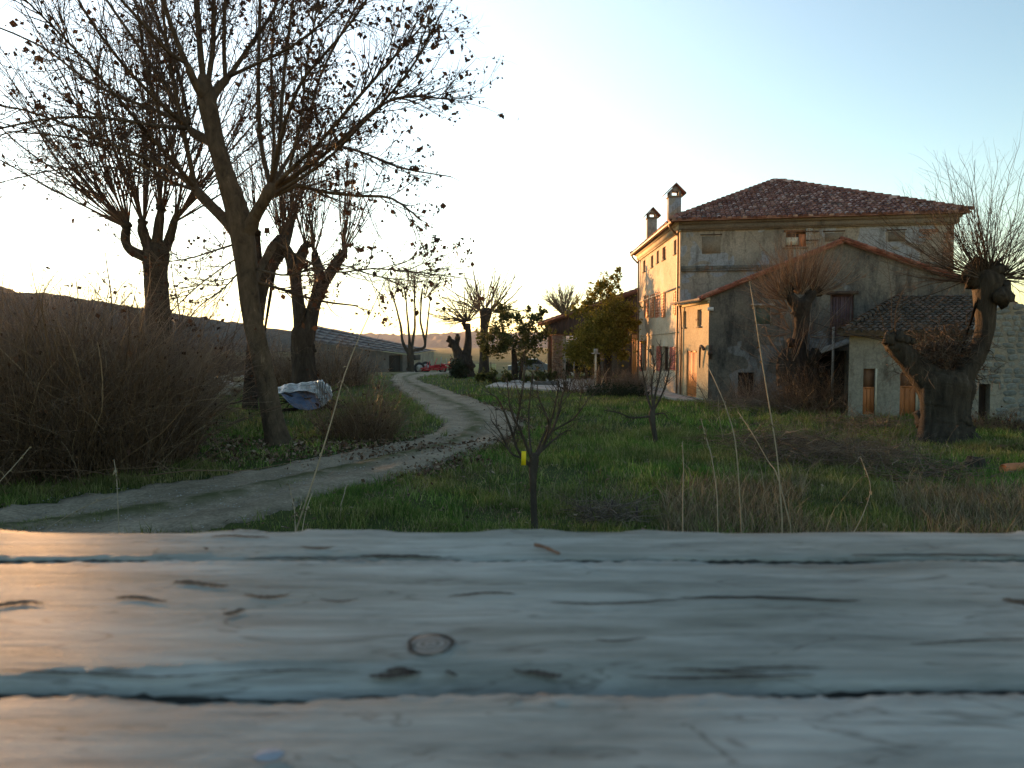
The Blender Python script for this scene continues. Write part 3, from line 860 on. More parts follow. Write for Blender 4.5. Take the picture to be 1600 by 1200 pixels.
b = MB(); b.tubes([smooth_path([WA.pt(WA.L - .3, .40, zl - .12), WA.pt(WA.L - .3, .10, zl - .5), WA.pt(WA.L - .3, .07, .1)], 16)], [np.full(16, .045)], 7); b.build('downpipe', M_METAL, annex, smooth=True)
# fittings on the corner
q = WG.uv(1110, 483); b = MB(); WG.box(b, q[0] - .12, q[0] + .12, 0, .16, q[1] - .07, q[1] + .07)
tag(settle(b.build('wall_lamp', simple('lamp_white', (.6, .6, .58), .5, .1, 5))), 'small white box lamp high on the corner of the annex wall', 'lamp')
q = WA.uv(1101, 552); b = MB()
b.tubes([smooth_path([WA.pt(q[0] - .2, .1, q[1] + .15), WA.pt(q[0] - .05, .16, q[1] + .3), WA.pt(q[0] + .15, .14, q[1] + .2), WA.pt(q[0] + .3, .1, q[1] - .35), WA.pt(q[0] + .33, .08, q[1] - .6)], 16)], [np.full(16, .05) * np.linspace(1.4, .5, 16)], 6)
tag(settle(b.build('iron_hook', M_DARKWOOD, smooth=True)), 'curved rusty iron hook hanging on the sunlit annex wall beside its door', 'hook')
q = WG.uv(1107, 551); b = MB(); WG.box(b, .02, .12, .0, .12, q[1] - .25, q[1] + .3); WG.box(b, -.02, .16, .02, .2, q[1] - .1, q[1] + .05)
tag(settle(b.build('meter_box', M_DARKWOOD)), 'dark bracket fixed to the annex corner below the white lamp', 'bracket')
# porch canopy boards and its post
r = holes['porch']
b = MB()
for k in range(4):
    z = r[3] + .05
    a = WG.pt(r[0] - .35 + .02 * k, .15 + .32 * k, z - .22 - .02 * k); c_ = WG.pt(r[1] - .02, .15 + .32 * k, z + .38 - .03 * k)
    b.bar(a, c_, .28, .05)
cn = tag(b.build('lean_to_canopy', M_GREYWOOD), 'sloping grey board canopy over the dark doorway of the annex', 'canopy'); settle(cn)
b = MB(); c_ = WG.pt(r[0] + .55, 1.25, 0); b.bar(c_, c_ + np.array([0, 0, r[3] + .9]), .07, .07)
tag(settle(b.build('canopy_post', M_GREYWOOD)), 'thin grey post standing before the dark annex doorway', 'post')

# ---------------------------------------------------------------- low tiled shed in front of the annex
BW = np.array([P(1327, 540, 24.0).x, 24.0]); BE = np.array([P(1645, 540, 22.95).x, 22.95])
shed = thing('outhouse', (*((BW + BE) / 2), 0), 'low whitewashed outhouse with sagging tile roof and two rust coloured doors', 'outhouse')
WB = Wall(BW, BE, (0, -1)); WL = Wall(BW, BW + np.array([2.1, 4.7]), (-1, 0))
ze = WB.uv(1340, 516)[1]
d1 = WB.rect(1348.5, 576, 1367, 640); d2 = WB.rect(1406, 583, 1431, 654)
d1 = (d1[0], d1[1], .12, d1[3]); d2 = (d2[0], d2[1], .0, d2[3])
b = MB(); WB.mesh(b, [(0, ze), (WB.L, ze)], [d1, d2], depth=.25); b.build('wall', M_SHEDWALL, shed)
b = MB(); WL.mesh(b, [(0, ze), (WL.L, ze + 1.25)], [], depth=.2); b.build('wall', M_SHEDWALL, shed)
WR = Wall(BE, BE + np.array([.25, 4.6]), (1, 0)); b = MB(); WR.mesh(b, [(0, ze), (WR.L, ze + 1.25)], []); b.build('wall', M_SHEDWALL, shed)
for r, sp in ((d1, .60), (d2, .72)):
    zm = r[2] + (r[3] - r[2]) * sp
    dd = frame(WB, (r[0], r[1], r[2], zm), -.10, -.05, .06, M_RUSTDOOR, shed, 'door')
    k = MB(); nb = 3; ww = (r[1] - r[0]) / nb
    for q in range(nb): WB.box(k, r[0] + q * ww + .005, r[0] + (q + 1) * ww - .005, -.09, -.06, r[2] + .02, zm - .02)
    k.build('plank', M_RUSTDOOR, dd, kind='stuff')
    panel(WB, 'transom_board', (r[0], r[1], zm, r[3]), -.14, -.1, M_BROWNWOOD, shed)
    b = MB(); WB.box(b, r[1], r[1] + .05, -.05, .03, r[2], r[3]); b.build('door_post', M_PALE, shed)
rb = MB(); tl = MB()
o = WB.pt(-.35, .38, ze - .10); top = WB.pt(-.35, -4.5, ze + 1.28)
u = (top - o); LL = np.linalg.norm(u); u /= LL; n = np.cross(WB.e, u); n = n if n[2] > 0 else -n
tlx = np.dot(np.array(P(1402, 476, 28.4)) - WB.pt(0, 0, 0), WB.e) + .35      # where the hip reaches the annex wall
W_ = WB.L + .5
c0, c1, c2, c3 = o, o + WB.e * W_, o + WB.e * W_ + u * LL, o + WB.e * tlx + u * LL
hb_ = WL.pt(WL.L, .1, ze - .1)
rb.quad(c0, c1, c2, c3); rb.quad(c3 - n * .08, c2 - n * .08, c1 - n * .08, c0 - n * .08); rb.quad(c0 - n * .08, c1 - n * .08, c1, c0); rb.quad(c1 - n * .08, c2 - n * .08, c2, c1)
rb.tri(c0, c3, hb_); rb.tri(c0 - n * .08, hb_ - n * .08, c3 - n * .08); rb.quad(c0, hb_, hb_ - n * .08, c0 - n * .08)
class R:
    size = (W_, LL)
    def __call__(s, a, c): return c < LL - .1 and a > tlx * c / LL
tile_slope(tl, o + n * .01, WB.e, u, n, R(), pitch_w=.2, pitch_l=.33, jit=.022, rad=.1)
e2 = hb_ - c0; L2 = np.linalg.norm(e2); e2 /= L2; f2 = np.dot(c3 - c0, e2); u2 = c3 - c0 - e2 * f2; h2 = np.linalg.norm(u2); u2 /= h2; n2 = np.cross(e2, u2); n2 = n2 if n2[2] > 0 else -n2
tile_slope(tl, c0 + n2 * .01, e2, u2, n2, Tri(f2, h2, L2), pitch_w=.2, pitch_l=.33, jit=.022, rad=.1)
hl = (c3 - c0); hn = np.linalg.norm(hl); hl /= hn
for k in range(int(hn / .36)):
    tl.tubes([np.linspace(c0 + hl * k * .36 + n * .06, c0 + hl * (k * .36 + .42) + n * .04, 2)], [np.array([.13, .10])], 8, cap=True)
ro = rb.build('roof', M_TILEOLD, shed); tl.build('tiling', M_TILEOLD, ro, kind='stuff')
b = MB(); q = WG.uv(1448, 471)
WG.box(b, q[0] - .55, q[0] + .55, 0, .08, q[1] - .04, q[1] + .04)
tag(settle(b.build('wall_beam', M_DARKWOOD)), 'short dark beam end fixed to the annex wall above the outhouse roof', 'beam')

# ---------------------------------------------------------------- rounded stone outbuilding at the right edge
def stone_house():
    A = np.array([P(1500, 540, 22.6).x, 22.6]); B_ = np.array([P(1500, 540, 22.6).x + 5.2, 21.6])
    t = thing('stone_outbuilding', (*((A + B_) / 2), 0), 'whitewashed rubble stone outbuilding with rounded gable and narrow dark doorway', 'outbuilding')
    w = Wall(A, B_, (0, -1))
    pts = [w.uv(*p) for p in ((1499, 640), (1503, 585), (1516, 545), (1540, 505), (1558, 482), (1575, 470), (1600, 476), (1660, 505), (1720, 545), (1748, 600))]
    prof = [(max(0, p[0]), p[1]) for p in pts]; prof[0] = (0, prof[0][1]); prof.append((w.L, prof[-1][1]))
    door = w.rect(1529, 600, 1547, 655); door = (door[0], door[1], -.1, door[3])
    b = MB(); w.mesh(b, prof, [door], depth=.4); b.build('wall', M_SHEDWALL, t)
    # sides and roof going back
    b = MB()
    for (a0, z0), (a1, z1) in zip(prof[:-1], prof[1:]):
        b.quad(w.pt(a0, 0, z0), w.pt(a1, 0, z1), w.pt(a1, -.75, z1), w.pt(a0, -.75, z0))
    b.quad(w.pt(0, 0, -.3), w.pt(0, 0, prof[0][1]), w.pt(0, -.75, prof[0][1]), w.pt(0, -.75, -.3))
    b.build('vault', M_SHEDWALL, t)
    panel(w, 'door', door, -.42, -.36, M_DARKWOOD, t)
    # rubble stones, each set proud of the wall
    shapes = []
    for k in range(7):
        sb = MB()
        v = []; f = []
        for (r_, z_) in ((1.0, 0), (.94, .5), (.62, .95)):
            for q in range(8):
                th = q * math.pi / 4 + .2
                rr = r_ * (1 + random.uniform(-.12, .12))
                v.append((max(-1, min(1, 1.25 * rr * math.cos(th))), max(-1, min(1, 1.25 * rr * math.sin(th))), z_ + random.uniform(-.1, .1)))
        v.append((0, 0, 1.05))
        for ring in range(2):
            for q in range(8): f.append([ring * 8 + q, ring * 8 + (q + 1) % 8, ring * 8 + 8 + (q + 1) % 8, ring * 8 + 8 + q])
        sb.add(v, f); sb.f.append(np.array([[16 + q, 16 + (q + 1) % 8, 24] for q in range(8)]))
        me = bpy.data.meshes.new('stone')
        me.from_pydata([tuple(t_) for t_ in v], [], f + [[16 + q, 16 + (q + 1) % 8, 24] for q in range(8)])
        me.materials.append(M_STONEO); me.polygons.foreach_set('use_smooth', np.ones(len(me.polygons), bool))
        shapes.append(me)
    base = Matrix([[w.e[0], 0, w.n[0], 0], [w.e[1], 0, w.n[1], 0], [0, 1, 0, 0], [0, 0, 0, 1]])
    z = .05; cnt = 0
    px_, pz_ = [p[0] for p in prof], [p[1] for p in prof]
    while z < 3.8:
        hgt = random.uniform(.11, .19); a = random.uniform(0, .15)
        while a < 3.6:
            wd = random.uniform(.14, .36)
            ac = a + wd / 2
            if z + hgt < np.interp(ac, px_, pz_) - .03 and not (door[0] - .05 < a + wd and a < door[1] + .05 and z < door[3]) and cnt < 290 and a > .03:
                o = bpy.data.objects.new('stone', random.choice(shapes)); COL.objects.link(o)
                p = w.pt(ac, random.uniform(-.03, .0), z + hgt / 2 + random.uniform(-.02, .02))
                M = Matrix.Translation(Vector(p)) @ base @ Matrix.Rotation(random.uniform(-.22, .22), 4, 'Z') @ Matrix.Diagonal((wd / 2 * .97, hgt / 2 * .97, random.uniform(.02, .045), 1))
                o.parent = t; o.matrix_parent_inverse = Matrix.Translation(-Vector(t.location)); o.matrix_basis = M
                cnt += 1
            a += wd + random.uniform(.01, .09)
        z += hgt + .012
m, nt, bs, _ = new_mat('limewashed_stone')
c = ramp(nt, objrand(nt), [(0, (.16, .18, .17)), (.5, (.20, .22, .21)), (.92, (.25, .27, .25)), (1, (.13, .13, .12))])
c = mix(nt, 1.0, c, ramp(nt, noise(nt, 1.4, 5, .7), [(.3, .55), (.65, 1.15)]), 'MULTIPLY')
nt.links.new(c, bs.inputs['Base Color']); bs.inputs['Roughness'].default_value = .95
bump(nt, bs, noise(nt, 6, 5, .7), .5, .05)
M_STONEO = m
stone_house()

# ---------------------------------------------------------------- open barn beyond the house
DBN = 52.0
barn = thing('open_barn', (5.4, DBN + 3, 0), 'open timber barn with sloping tile roof on a brick pillar beyond the house', 'barn')
pL, pR = P(851, 504, DBN), P(1003, 452, 48.5)
WBN = Wall((pL.x, pL.y), (pR.x, pR.y), (0, -1))
s = lambda px, py: WBN.uv(px, py)
rb = MB(); tl = MB()
o = WBN.pt(-.35, .4, pL.z - .08); top = WBN.pt(WBN.L, .4, pR.z + .02)
u = top - o; LL = np.linalg.norm(u); u /= LL; n = np.cross(-WBN.n, u); n = n if n[2] > 0 else -n
rb.obox(o, u * LL, -WBN.n * 7.5, -n * .12)
ro = rb.build('roof', M_TILE, barn)
class R2:
    size = (1.4, LL)
    def __call__(s_, a, c): return c < LL - .1
tile_slope(tl, o + n * .01, -WBN.n, u, n, R2(), pitch_w=.22, rad=.11)
tl.build('tiling', M_TILE, ro, kind='stuff')
# boarded gable: single boards hung under the verge
zlow = lambda a: float(np.interp(a, [0, s(905, 540)[0], s(955, 540)[0], WBN.L], [s(860, 521)[1], s(900, 524)[1], s(950, 517)[1], s(990, 520)[1]]))
ztop = lambda a: float(np.interp(a, [0, WBN.L], [pL.z - .15, pR.z - .12]))
a = .05; k = 0
while a < WBN.L - .2:
    wd = random.uniform(.19, .26)
    b = MB(); WBN.box(b, a, a + wd - .012, -.04 + random.uniform(-.006, .006), 0, zlow(a) + random.uniform(-.03, .03), ztop(a))
    b.build('board', M_BOARD, barn); a += wd
p0, p1 = s(862.5, 520)[0], s(878.5, 520)[0]
b = MB(); WBN.box(b, p0 + .012, p1 - .012, -.62, -.052, -.2, zlow(p0) + .3); pil = b.build('pillar', M_MORTAR, barn)
wp = Wall(WBN.pt(p0, -.05, 0), WBN.pt(p1, -.05, 0), (0, -1))
bricks(wp, [(0, wp.L, 0, zlow(p0), lambda a, z: 1)], M_BRICK, pil, d=.015, bw=.25, bh=.085, depth=.09)
wq = Wall(WBN.pt(p0, -.62, 0), WBN.pt(p0, -.05, 0), (-1, 0))
bricks(wq, [(0, wq.L, 0, zlow(p0), lambda a, z: 1)], M_BRICK, pil, d=.015, bw=.25, bh=.085, depth=.04)
for px in (857, ):
    a = s(px, 540)[0]; b = MB(); WBN.box(b, a - .11, a + .11, -.3, -.08, -.1, ztop(a) - .05); b.build('post', M_BROWNWOOD, barn)
for px in (915, 950):
    a = s(px, 540)[0]; b = MB(); WBN.box(b, a - .12, a + .12, -.45, -.2, -.1, zlow(a) + .2); b.build('post', M_DARKWOOD, barn)
b = MB(); WBN.box(b, 0, WBN.L, -.22, -.045, zlow(.5) - .14, zlow(.5) + .1); b.build('beam', M_BROWNWOOD, barn)
b = MB(); WBN.box(b, -.1, WBN.L, -7.0, -6.8, -.2, 3.4); b.build('wall', M_GREYWALL, barn)
r = WBN.rect(988, 523, 1003, 602)
dw = Wall(WBN.pt(r[0], .03, 0), WBN.pt(r[1], .03, 0), (0, -1))
a = 0
while a < dw.L - .02:
    wd = .17; b = MB(); dw.box(b, a, min(dw.L, a + wd - .01), 0, .05, .05, r[3] + random.uniform(-.03, .03)); b.build('door_board', M_DOOR, barn); a += wd
b = MB(); WBN.box(b, s(981, 540)[0], s(987, 540)[0], -.06, -.02, .0, zlow(WBN.L - 1)); b.build('board_panel', M_BOARD, barn)

# ---------------------------------------------------------------- long low shed down the lane
R0, R1, E1, E0 = P(486, 507, 92), P(681, 548, 118), P(638, 553.5, 100), P(470, 531, 80)
ls = thing('long_shed', ((E0.x + E1.x) / 2, 95, -1), 'long low grey shed with sheet roof and dark opening at the end of the lane', 'shed')
def bil(u_, v_):
    return (E0 * (1 - u_) + E1 * u_) * (1 - v_) + (R0 * (1 - u_) + R1 * u_) * v_
nu, nv = 14, 5
for i in range(nu):
    for j in range(nv):
        b = MB()
        dz = random.uniform(0, .05) + .06 * (nv - j) * .1
        c4 = [bil((i + .004) / nu, max(-.03, (j - .07) / nv)), bil((i + .996) / nu, max(-.03, (j - .07) / nv)), bil((i + .996) / nu, (j + 1) / nv), bil((i + .004) / nu, (j + 1) / nv)]
        up = [t + Vector((0, 0, dz + (.07 if q < 2 else 0))) for q, t in enumerate(c4)]
        dn = [t - Vector((0, 0, .07)) for t in up]
        b.add([tuple(t) for t in up + dn], [[0, 1, 2, 3], [7, 6, 5, 4], [0, 4, 5, 1], [1, 5, 6, 2], [2, 6, 7, 3], [3, 7, 4, 0]])
        b.build('roof_sheet', M_SHEET, ls)
def below(A, B, name, m, gaps=()):
    w = Wall((A.x, A.y), (B.x, B.y), (0, -1)); b = MB()
    w.mesh(b, [(0, A.z - .1), (w.L, B.z - .1)], [w.rect(*g_) for g_ in gaps], z0=-2.2, depth=.3)
    return w, b.build(name, m, ls)
ws, _ = below(E0 + Vector((0, .4, 0)), E1 + Vector((-.2, .3, 0)), 'wall', M_GREYWALL, [(608, 555, 629, 581)])
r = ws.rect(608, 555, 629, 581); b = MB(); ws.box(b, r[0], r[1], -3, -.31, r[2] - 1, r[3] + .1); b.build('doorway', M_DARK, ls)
we, _ = below(E1 + Vector((.1, .35, 0)), R1 + Vector((-.3, 0, 0)), 'wall', M_SHEDWALL)
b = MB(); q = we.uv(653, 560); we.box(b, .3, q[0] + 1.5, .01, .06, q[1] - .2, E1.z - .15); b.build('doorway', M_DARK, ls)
b = MB(); b.bar(E1 + Vector((.6, -.3, -3.0)), E1 + Vector((.6, -.3, -.05)), .16, .16); b.build('post', M_DARKWOOD, ls)
# ================================================================== TREES AND SHRUBS
def nrm(v): return v / (np.linalg.norm(v, axis=-1, keepdims=True) + 1e-9)
def grow(start, dirs, length, r0, n=6, wob=.12, trop=(0, 0, 0.0), tip=.25, drift=None):
    """B branches at once: polylines (B, n+1, 3) and radii (B, n+1)"""
    p = np.asarray(start, float).reshape(-1, 3).copy(); B = len(p)
    d = nrm(np.asarray(dirs, float).reshape(-1, 3).copy())
    length = np.broadcast_to(np.asarray(length, float), (B,)); r0 = np.broadcast_to(np.asarray(r0, float), (B,))
    out = [p.copy()]; trop = np.asarray(trop, float)
    for k in range(n):
        d = nrm(d + wob * rng.standard_normal((B, 3)) + trop)
        p = p + d * (length / n)[:, None]; out.append(p.copy())
    return np.stack(out, 1), r0[:, None] * np.linspace(1, tip, n + 1)[None]
def sample(pts, rad, m, lo=.2, hi=1.0, bias=1.0):
    """m points on random branches: position, tangent, radius"""
    B, n, _ = pts.shape
    w = np.linalg.norm(pts[:, -1] - pts[:, 0], axis=1); w = w / w.sum()
    i = rng.choice(B, m, p=w)
    t = (lo + (hi - lo) * rng.random(m) ** bias) * (n - 1 - 1e-6); k = t.astype(int); f = (t - k)[:, None]
    a, b = pts[i, k], pts[i, k + 1]
    return a + (b - a) * f, nrm(b - a), rad[i, k] * (1 - f[:, 0]) + rad[i, k + 1] * f[:, 0]
def side(t, ang, spread=.25):
    """directions leaving tangent t at about ang radians"""
    r = rng.standard_normal(t.shape); r = nrm(r - t * (r * t).sum(1, keepdims=True))
    a = ang + spread * rng.standard_normal(len(t))[:, None]
    return nrm(t * np.cos(a) + r * np.sin(a))
def children(pts, rad, m, ang=.8, lenr=(.3, .8), r0=.006, n=5, lo=.2, hi=1, wob=.14, trop=(0, 0, .03), spread=.25, bias=1.0, tip=.35):
    p, t, r = sample(pts, rad, m, lo, hi, bias)
    L = rng.uniform(lenr[0], lenr[1], m)
    return grow(p, side(t, ang, spread), L, np.minimum(r * .7, r0), n, wob, trop, tip)
def px_limb(path, D, n=12):
    """limb through photograph points (px,py,diameter_px[,extra depth]); returns smooth points and radii"""
    q = []; r = []
    for p in path:
        d = D + (p[3] if len(p) > 3 else 0)
        q.append(tuple(P(p[0], p[1], d))); r.append(p[2] * d / FPX / 2)
    pts = smooth_path(q, n); rr = smooth_path(np.array(r)[:, None].repeat(3, 1), n)[:, 0]
    return pts, np.maximum(rr, .003)
def limb_mesh(name, pts, rad, m, parent, sides=9, rough=.10, burrs=None):
    """one trunk or limb with an uneven, knobbly skin"""
    b = MB()
    n = len(pts); a = np.arange(sides) * 2 * np.pi / sides
    ph = rng.random(6) * 6.28
    s_ = np.concatenate([[0], np.cumsum(np.linalg.norm(np.diff(pts, axis=0), axis=1))])
    u = s_[:, None] / (rad.mean() + .02)
    k = 1 + rough * (np.sin(u * .22 + a * 3 + ph[0]) * .55 + np.sin(a * 5 - u * .3 + ph[1]) * .45 + np.sin(u * .45 + a + ph[2]) * .5 + np.sin(a * 8 + u * .18 + ph[3]) * (.35 if sides > 16 else 0) + .10 * rng.standard_normal((n, sides)))
    b.tubes(pts[None], (rad[:, None] * k)[None], sides, cap=True)
    for (c, r_) in (burrs or ()):
        b.add(*burr(c, r_))
    return b.build(name, m, parent, smooth=True)
def burr(c, r_):
    v = []; nu_, nv_ = 9, 6
    ph = rng.random(4) * 6
    for j in range(nv_ + 1):
        for i in range(nu_):
            th, fi = 2 * math.pi * i / nu_, math.pi * j / nv_
            k = r_ * (1 + .22 * math.sin(3 * th + ph[0] + 2 * fi) + .18 * math.sin(4 * fi + ph[1]) + .16 * rng.standard_normal())
            v.append((c[0] + k * math.sin(fi) * math.cos(th), c[1] + k * math.sin(fi) * math.sin(th), c[2] + k * math.cos(fi)))
    return v, [[j * nu_ + i, j * nu_ + (i + 1) % nu_, (j + 1) * nu_ + (i + 1) % nu_, (j + 1) * nu_ + i] for j in range(nv_) for i in range(nu_)]
def leaf_cards(b, p, size, droop=.5, shape='rhomb'):
    """small folded leaves hanging at points p"""
    m = len(p)
    d = rng.standard_normal((m, 3)); d[:, 2] -= droop * 2; d = nrm(d)
    s_ = nrm(np.cross(d, rng.standard_normal((m, 3)))); up = np.cross(d, s_)
    L = size * np.clip(rng.lognormal(-.12, .42, m), .35, 2.0)[:, None]; W = L * rng.uniform(.28, .5, (m, 1))
    v = np.stack([p, p + d * L * .45 + s_ * W + up * W * .4, p + d * L, p + d * L * .5 - s_ * W + up * W * .3], 1)
    q = np.arange(m)[:, None] * 4
    b.add(v.reshape(-1, 3), (q + np.array([[0, 1, 2, 3]])))
def twig_mesh(sets, name, m, parent, kind=None):
    b = MB()
    for pts, rad, sd in sets: b.tubes(pts, rad, sd)
    return b.build(name, m, parent, smooth=False, kind=kind)
def as_batch(limbs, n=12):
    return np.stack([l[0] for l in limbs]), np.stack([l[1] for l in limbs])

# ---- the big plane tree left of the lane
D1 = 17.6
base = on_ground(432, D1)
t1 = thing('plane_tree', base, 'tall bare plane tree with mottled leaning trunk and scattered dead leaves beside the lane', 'tree')
tr = px_limb([(440, 705, 52), (434, 686, 40), (425, 650, 33), (411, 580, 30), (399, 520, 30), (391, 470, 30), (386, 420, 33), (379, 370, 37), (369, 325, 35), (352, 270, 28), (337, 220, 26), (326, 175, 28), (319, 140, 26), (318, 118, 16)], D1, 70)
limb_mesh('trunk', *tr, M_PLANEBARK, t1, 14, .09)
knobs = []
def limb(path, n=14, sides=8, rough=.14):
    l = px_limb([(q[0], q[1], q[2] * .8, *q[3:]) for q in path], D1, n); limb_mesh('limb', *l, M_PLANEBARK, t1, sides, rough); return l
limb([(382, 372, 30), (398, 340, 26, -.2), (412, 315, 24, -.4), (421, 296, 25, -.5), (424, 286, 12, -.5)])
limb([(376, 375, 28), (352, 345, 22, .3), (330, 322, 20, .5), (312, 303, 20, .7), (303, 292, 10, .8)])
limb([(344, 232, 22), (322, 218, 19, .3), (304, 208, 18, .5), (292, 198, 10, .6)])
limb([(326, 165, 20), (340, 140, 17, .3), (352, 126, 15, .4), (358, 118, 8, .5)])
limb([(322, 160, 20), (305, 130, 16, -.3), (296, 108, 15, -.4), (290, 95, 8, -.5)])
limb([(390, 450, 20), (408, 415, 15, .5), (424, 390, 14, .9), (432, 378, 8, 1.0)])
shoot_px = [
 # right-hand fan
 [(424, 292, 11), (436, 230, 9), (441, 150, 7.5, .4), (450, 60, 6, .6), (470, -80, 4, .8)],
 [(422, 290, 10), (408, 225, 9, .5), (404, 150, 8, .7), (405, 60, 7, .8), (410, -120, 4, 1)],
 [(426, 294, 11), (458, 262, 9, -.5), (500, 222, 7.5, -1), (555, 158, 6.5, -1.5), (606, 100, 5, -2), (660, 40, 3, -2.5)],
 [(426, 298, 11), (478, 262, 9, -.2), (530, 222, 7, -.6), (590, 168, 6, -1.), (640, 150, 4.5, -1.2), (705, 156, 2.5, -1.4)],
 [(428, 300, 9), (470, 268, 7, .6), (500, 228, 6, 1.0), (560, 236, 5, 1.6), (625, 262, 4, 2.0), (705, 276, 2.2, 2.4)],
 [(428, 306, 10), (466, 290, 8, .3), (500, 299, 7, .5), (560, 306, 6, .7), (612, 310, 5, .8), (660, 345, 2.5, 1)],
 [(424, 290, 9), (455, 240, 7.5, 1), (482, 190, 6, 1.8), (500, 120, 5, 2.4), (540, 40, 4, 3), (585, -40, 2.5, 3.4)],
 [(422, 288, 9), (440, 210, 8, -.8), (470, 130, 6.5, -1.4), (520, 70, 5, -2), (570, 5, 4, -2.4), (600, -60, 2.6, -2.6)],
 [(430, 302, 8), (500, 258, 6, -1), (560, 200, 5.5, -2), (640, 110, 4.5, -3), (690, 20, 3, -3.4)],
 # low right branches under the crown
 [(432, 380, 6, 1), (470, 402, 4.5, .6), (520, 425, 4, .3), (580, 420, 3.2, 0), (640, 424, 2.6, -.2), (735, 436, 1.6, -.4)],
 [(400, 420, 5), (450, 430, 4, -1), (520, 412, 3.2, -1.6), (590, 432, 2.6, -2), (660, 440, 1.6, -2.4)],
 [(400, 440, 8), (440, 452, 6, .8), (500, 470, 5, 1.5), (560, 478, 3, 2)],
 # top
 [(318, 130, 13), (313, 80, 12), (308, 20, 11), (300, -60, 9), (290, -200, 5)],
 [(325, 130, 11), (333, 70, 10, .3), (334, 0, 8.5, .5), (340, -160, 5, .8)],
 [(292, 100, 11, -.4), (275, 60, 10, -.6), (257, 5, 8, -.9), (235, -90, 5, -1.2)],
 [(290, 98, 9, -.4), (262, 80, 8, -1), (235, 50, 7, -1.5), (180, -10, 5, -2.2)],
 [(356, 122, 11, .5), (378, 90, 9, .8), (402, 55, 8, 1), (430, 10, 6, 1.3), (450, -60, 4, 1.5)],
 [(352, 122, 9, .4), (350, 70, 8, .3), (352, 0, 7, .2), (360, -120, 4, 0)],
 [(357, 120, 8, .5), (400, 100, 6.5, -.5), (460, 70, 5.5, -1.5), (520, 20, 4, -2.2), (560, -30, 2.6, -2.8)],
 # left, upper knob
 [(294, 200, 10, .6), (262, 180, 8.5, 1), (210, 160, 7, 1.4), (140, 128, 5.5, 1.8), (60, 70, 4, 2.2), (-60, 20, 2.5, 2.6)],
 [(292, 198, 10, .6), (255, 165, 8.5, -.2), (200, 110, 7, -1), (140, 30, 5.5, -1.8), (90, -60, 3.5, -2.4)],
 [(294, 196, 9, .6), (262, 140, 8, .8), (215, 70, 6.5, 1), (160, -10, 5, 1.2), (110, -90, 3.5, 1.4)],
 [(292, 200, 9, .6), (240, 196, 7.5, -.8), (170, 185, 6, -2), (80, 185, 5, -3), (-40, 210, 3, -4)],
 [(296, 194, 8, .6), (280, 120, 7, 1.4), (250, 40, 6, 2), (210, -80, 4, 2.6)],
 # left, lower knob
 [(306, 294, 11, .8), (292, 230, 9, .6), (278, 160, 8, .4), (262, 80, 6.5, .2), (250, -30, 4.5, 0)],
 [(304, 294, 10, .8), (262, 262, 8.5, 1.2), (200, 236, 7, 1.6), (130, 205, 5.5, 2), (30, 170, 4, 2.4), (-60, 160, 2.5, 2.6)],
 [(304, 292, 10, .8), (250, 230, 8, -.4), (190, 160, 6.5, -1.4), (120, 80, 5, -2.4), (40, 0, 3.5, -3.2)],
 [(306, 298, 7, .8), (260, 280, 5.5, -.6), (190, 240, 4.5, -1.6), (110, 215, 3.6, -2.6), (10, 205, 2.4, -3.4)],
 [(304, 296, 6, .8), (258, 282, 4.6, 1.6), (180, 262, 3.6, 2.4), (90, 265, 2.8, 3), (-20, 290, 1.8, 3.6)],
 [(424, 288, 7, .2), (428, 210, 6, .5), (424, 120, 5, .8), (428, 30, 4, 1), (436, -70, 3, 1.2)],
 [(452, 262, 6, -.4), (470, 190, 5, -.7), (478, 110, 4.2, -.9), (492, 30, 3.4, -1), (500, -50, 2.4, -1)],
 [(300, 292, 7, 1), (270, 240, 6, .7), (240, 150, 5, .6), (222, 70, 4, .4), (210, -20, 3, .2)],
 [(306, 292, 8, .8), (285, 210, 6, 1.8), (255, 120, 5, 2.6), (225, 20, 4, 3.2), (200, -80, 2.5, 3.6)],
 [(372, 380, 5), (340, 390, 4, 1), (290, 405, 3, 1.8), (230, 412, 2, 2.4)],
 [(378, 420, 4), (350, 450, 3, -.6), (310, 480, 2.4, -1.2), (280, 520, 1.6, -1.6)],
 [(376, 400, 4), (345, 420, 3, .6), (300, 455, 2.4, 1), (255, 500, 1.6, 1.4)],
]
shoots = [px_limb([(q[0], q[1], q[2] * .78, *q[3:]) for q in p], D1, 16) for p in shoot_px]
S = as_batch(shoots)
for q in range(len(shoots)):
    bb = MB(); bb.tubes(S[0][q], S[1][q], 7); bb.build('branch', M_PLANEBARK, t1, smooth=True)
a1 = children(*S, 900, ang=.48, lenr=(.6, 1.7), r0=.014, n=8, lo=.12, wob=.13, trop=(0, 0, .04), tip=.35)
a2 = children(*a1, 5200, ang=.6, lenr=(.25, .95), r0=.0125, n=6, lo=.15, wob=.17, trop=(0, 0, .02), tip=.6)
a3 = children(*a2, 5200, ang=.8, lenr=(.1, .42), r0=.0098, n=4, lo=.2, wob=.2, trop=(0, 0, -.06), tip=.8)
twig_mesh([(*a1, 4), (*a2, 3), (*a3, 3)], 'twig', M_TWIG, t1, kind='stuff')
lb = MB()
def clumps(c, k, s_, size):
    p = np.repeat(c, rng.integers(1, k + 1, len(c)), 0); leaf_cards(lb, p + s_ * rng.standard_normal(p.shape), size)
clumps(sample(*a2, 1500, .35, 1)[0], 3, .05, .085)
clumps(sample(*a3, 1900, .6, 1)[0], 3, .035, .078)
ex = sample(*a2, 2300, .5, 1)[0]; clumps(ex[ex[:, 0] > base.x], 4, .05, .088)
lb.build('dead_leaf', M_DEADLEAF, t1, kind='stuff')

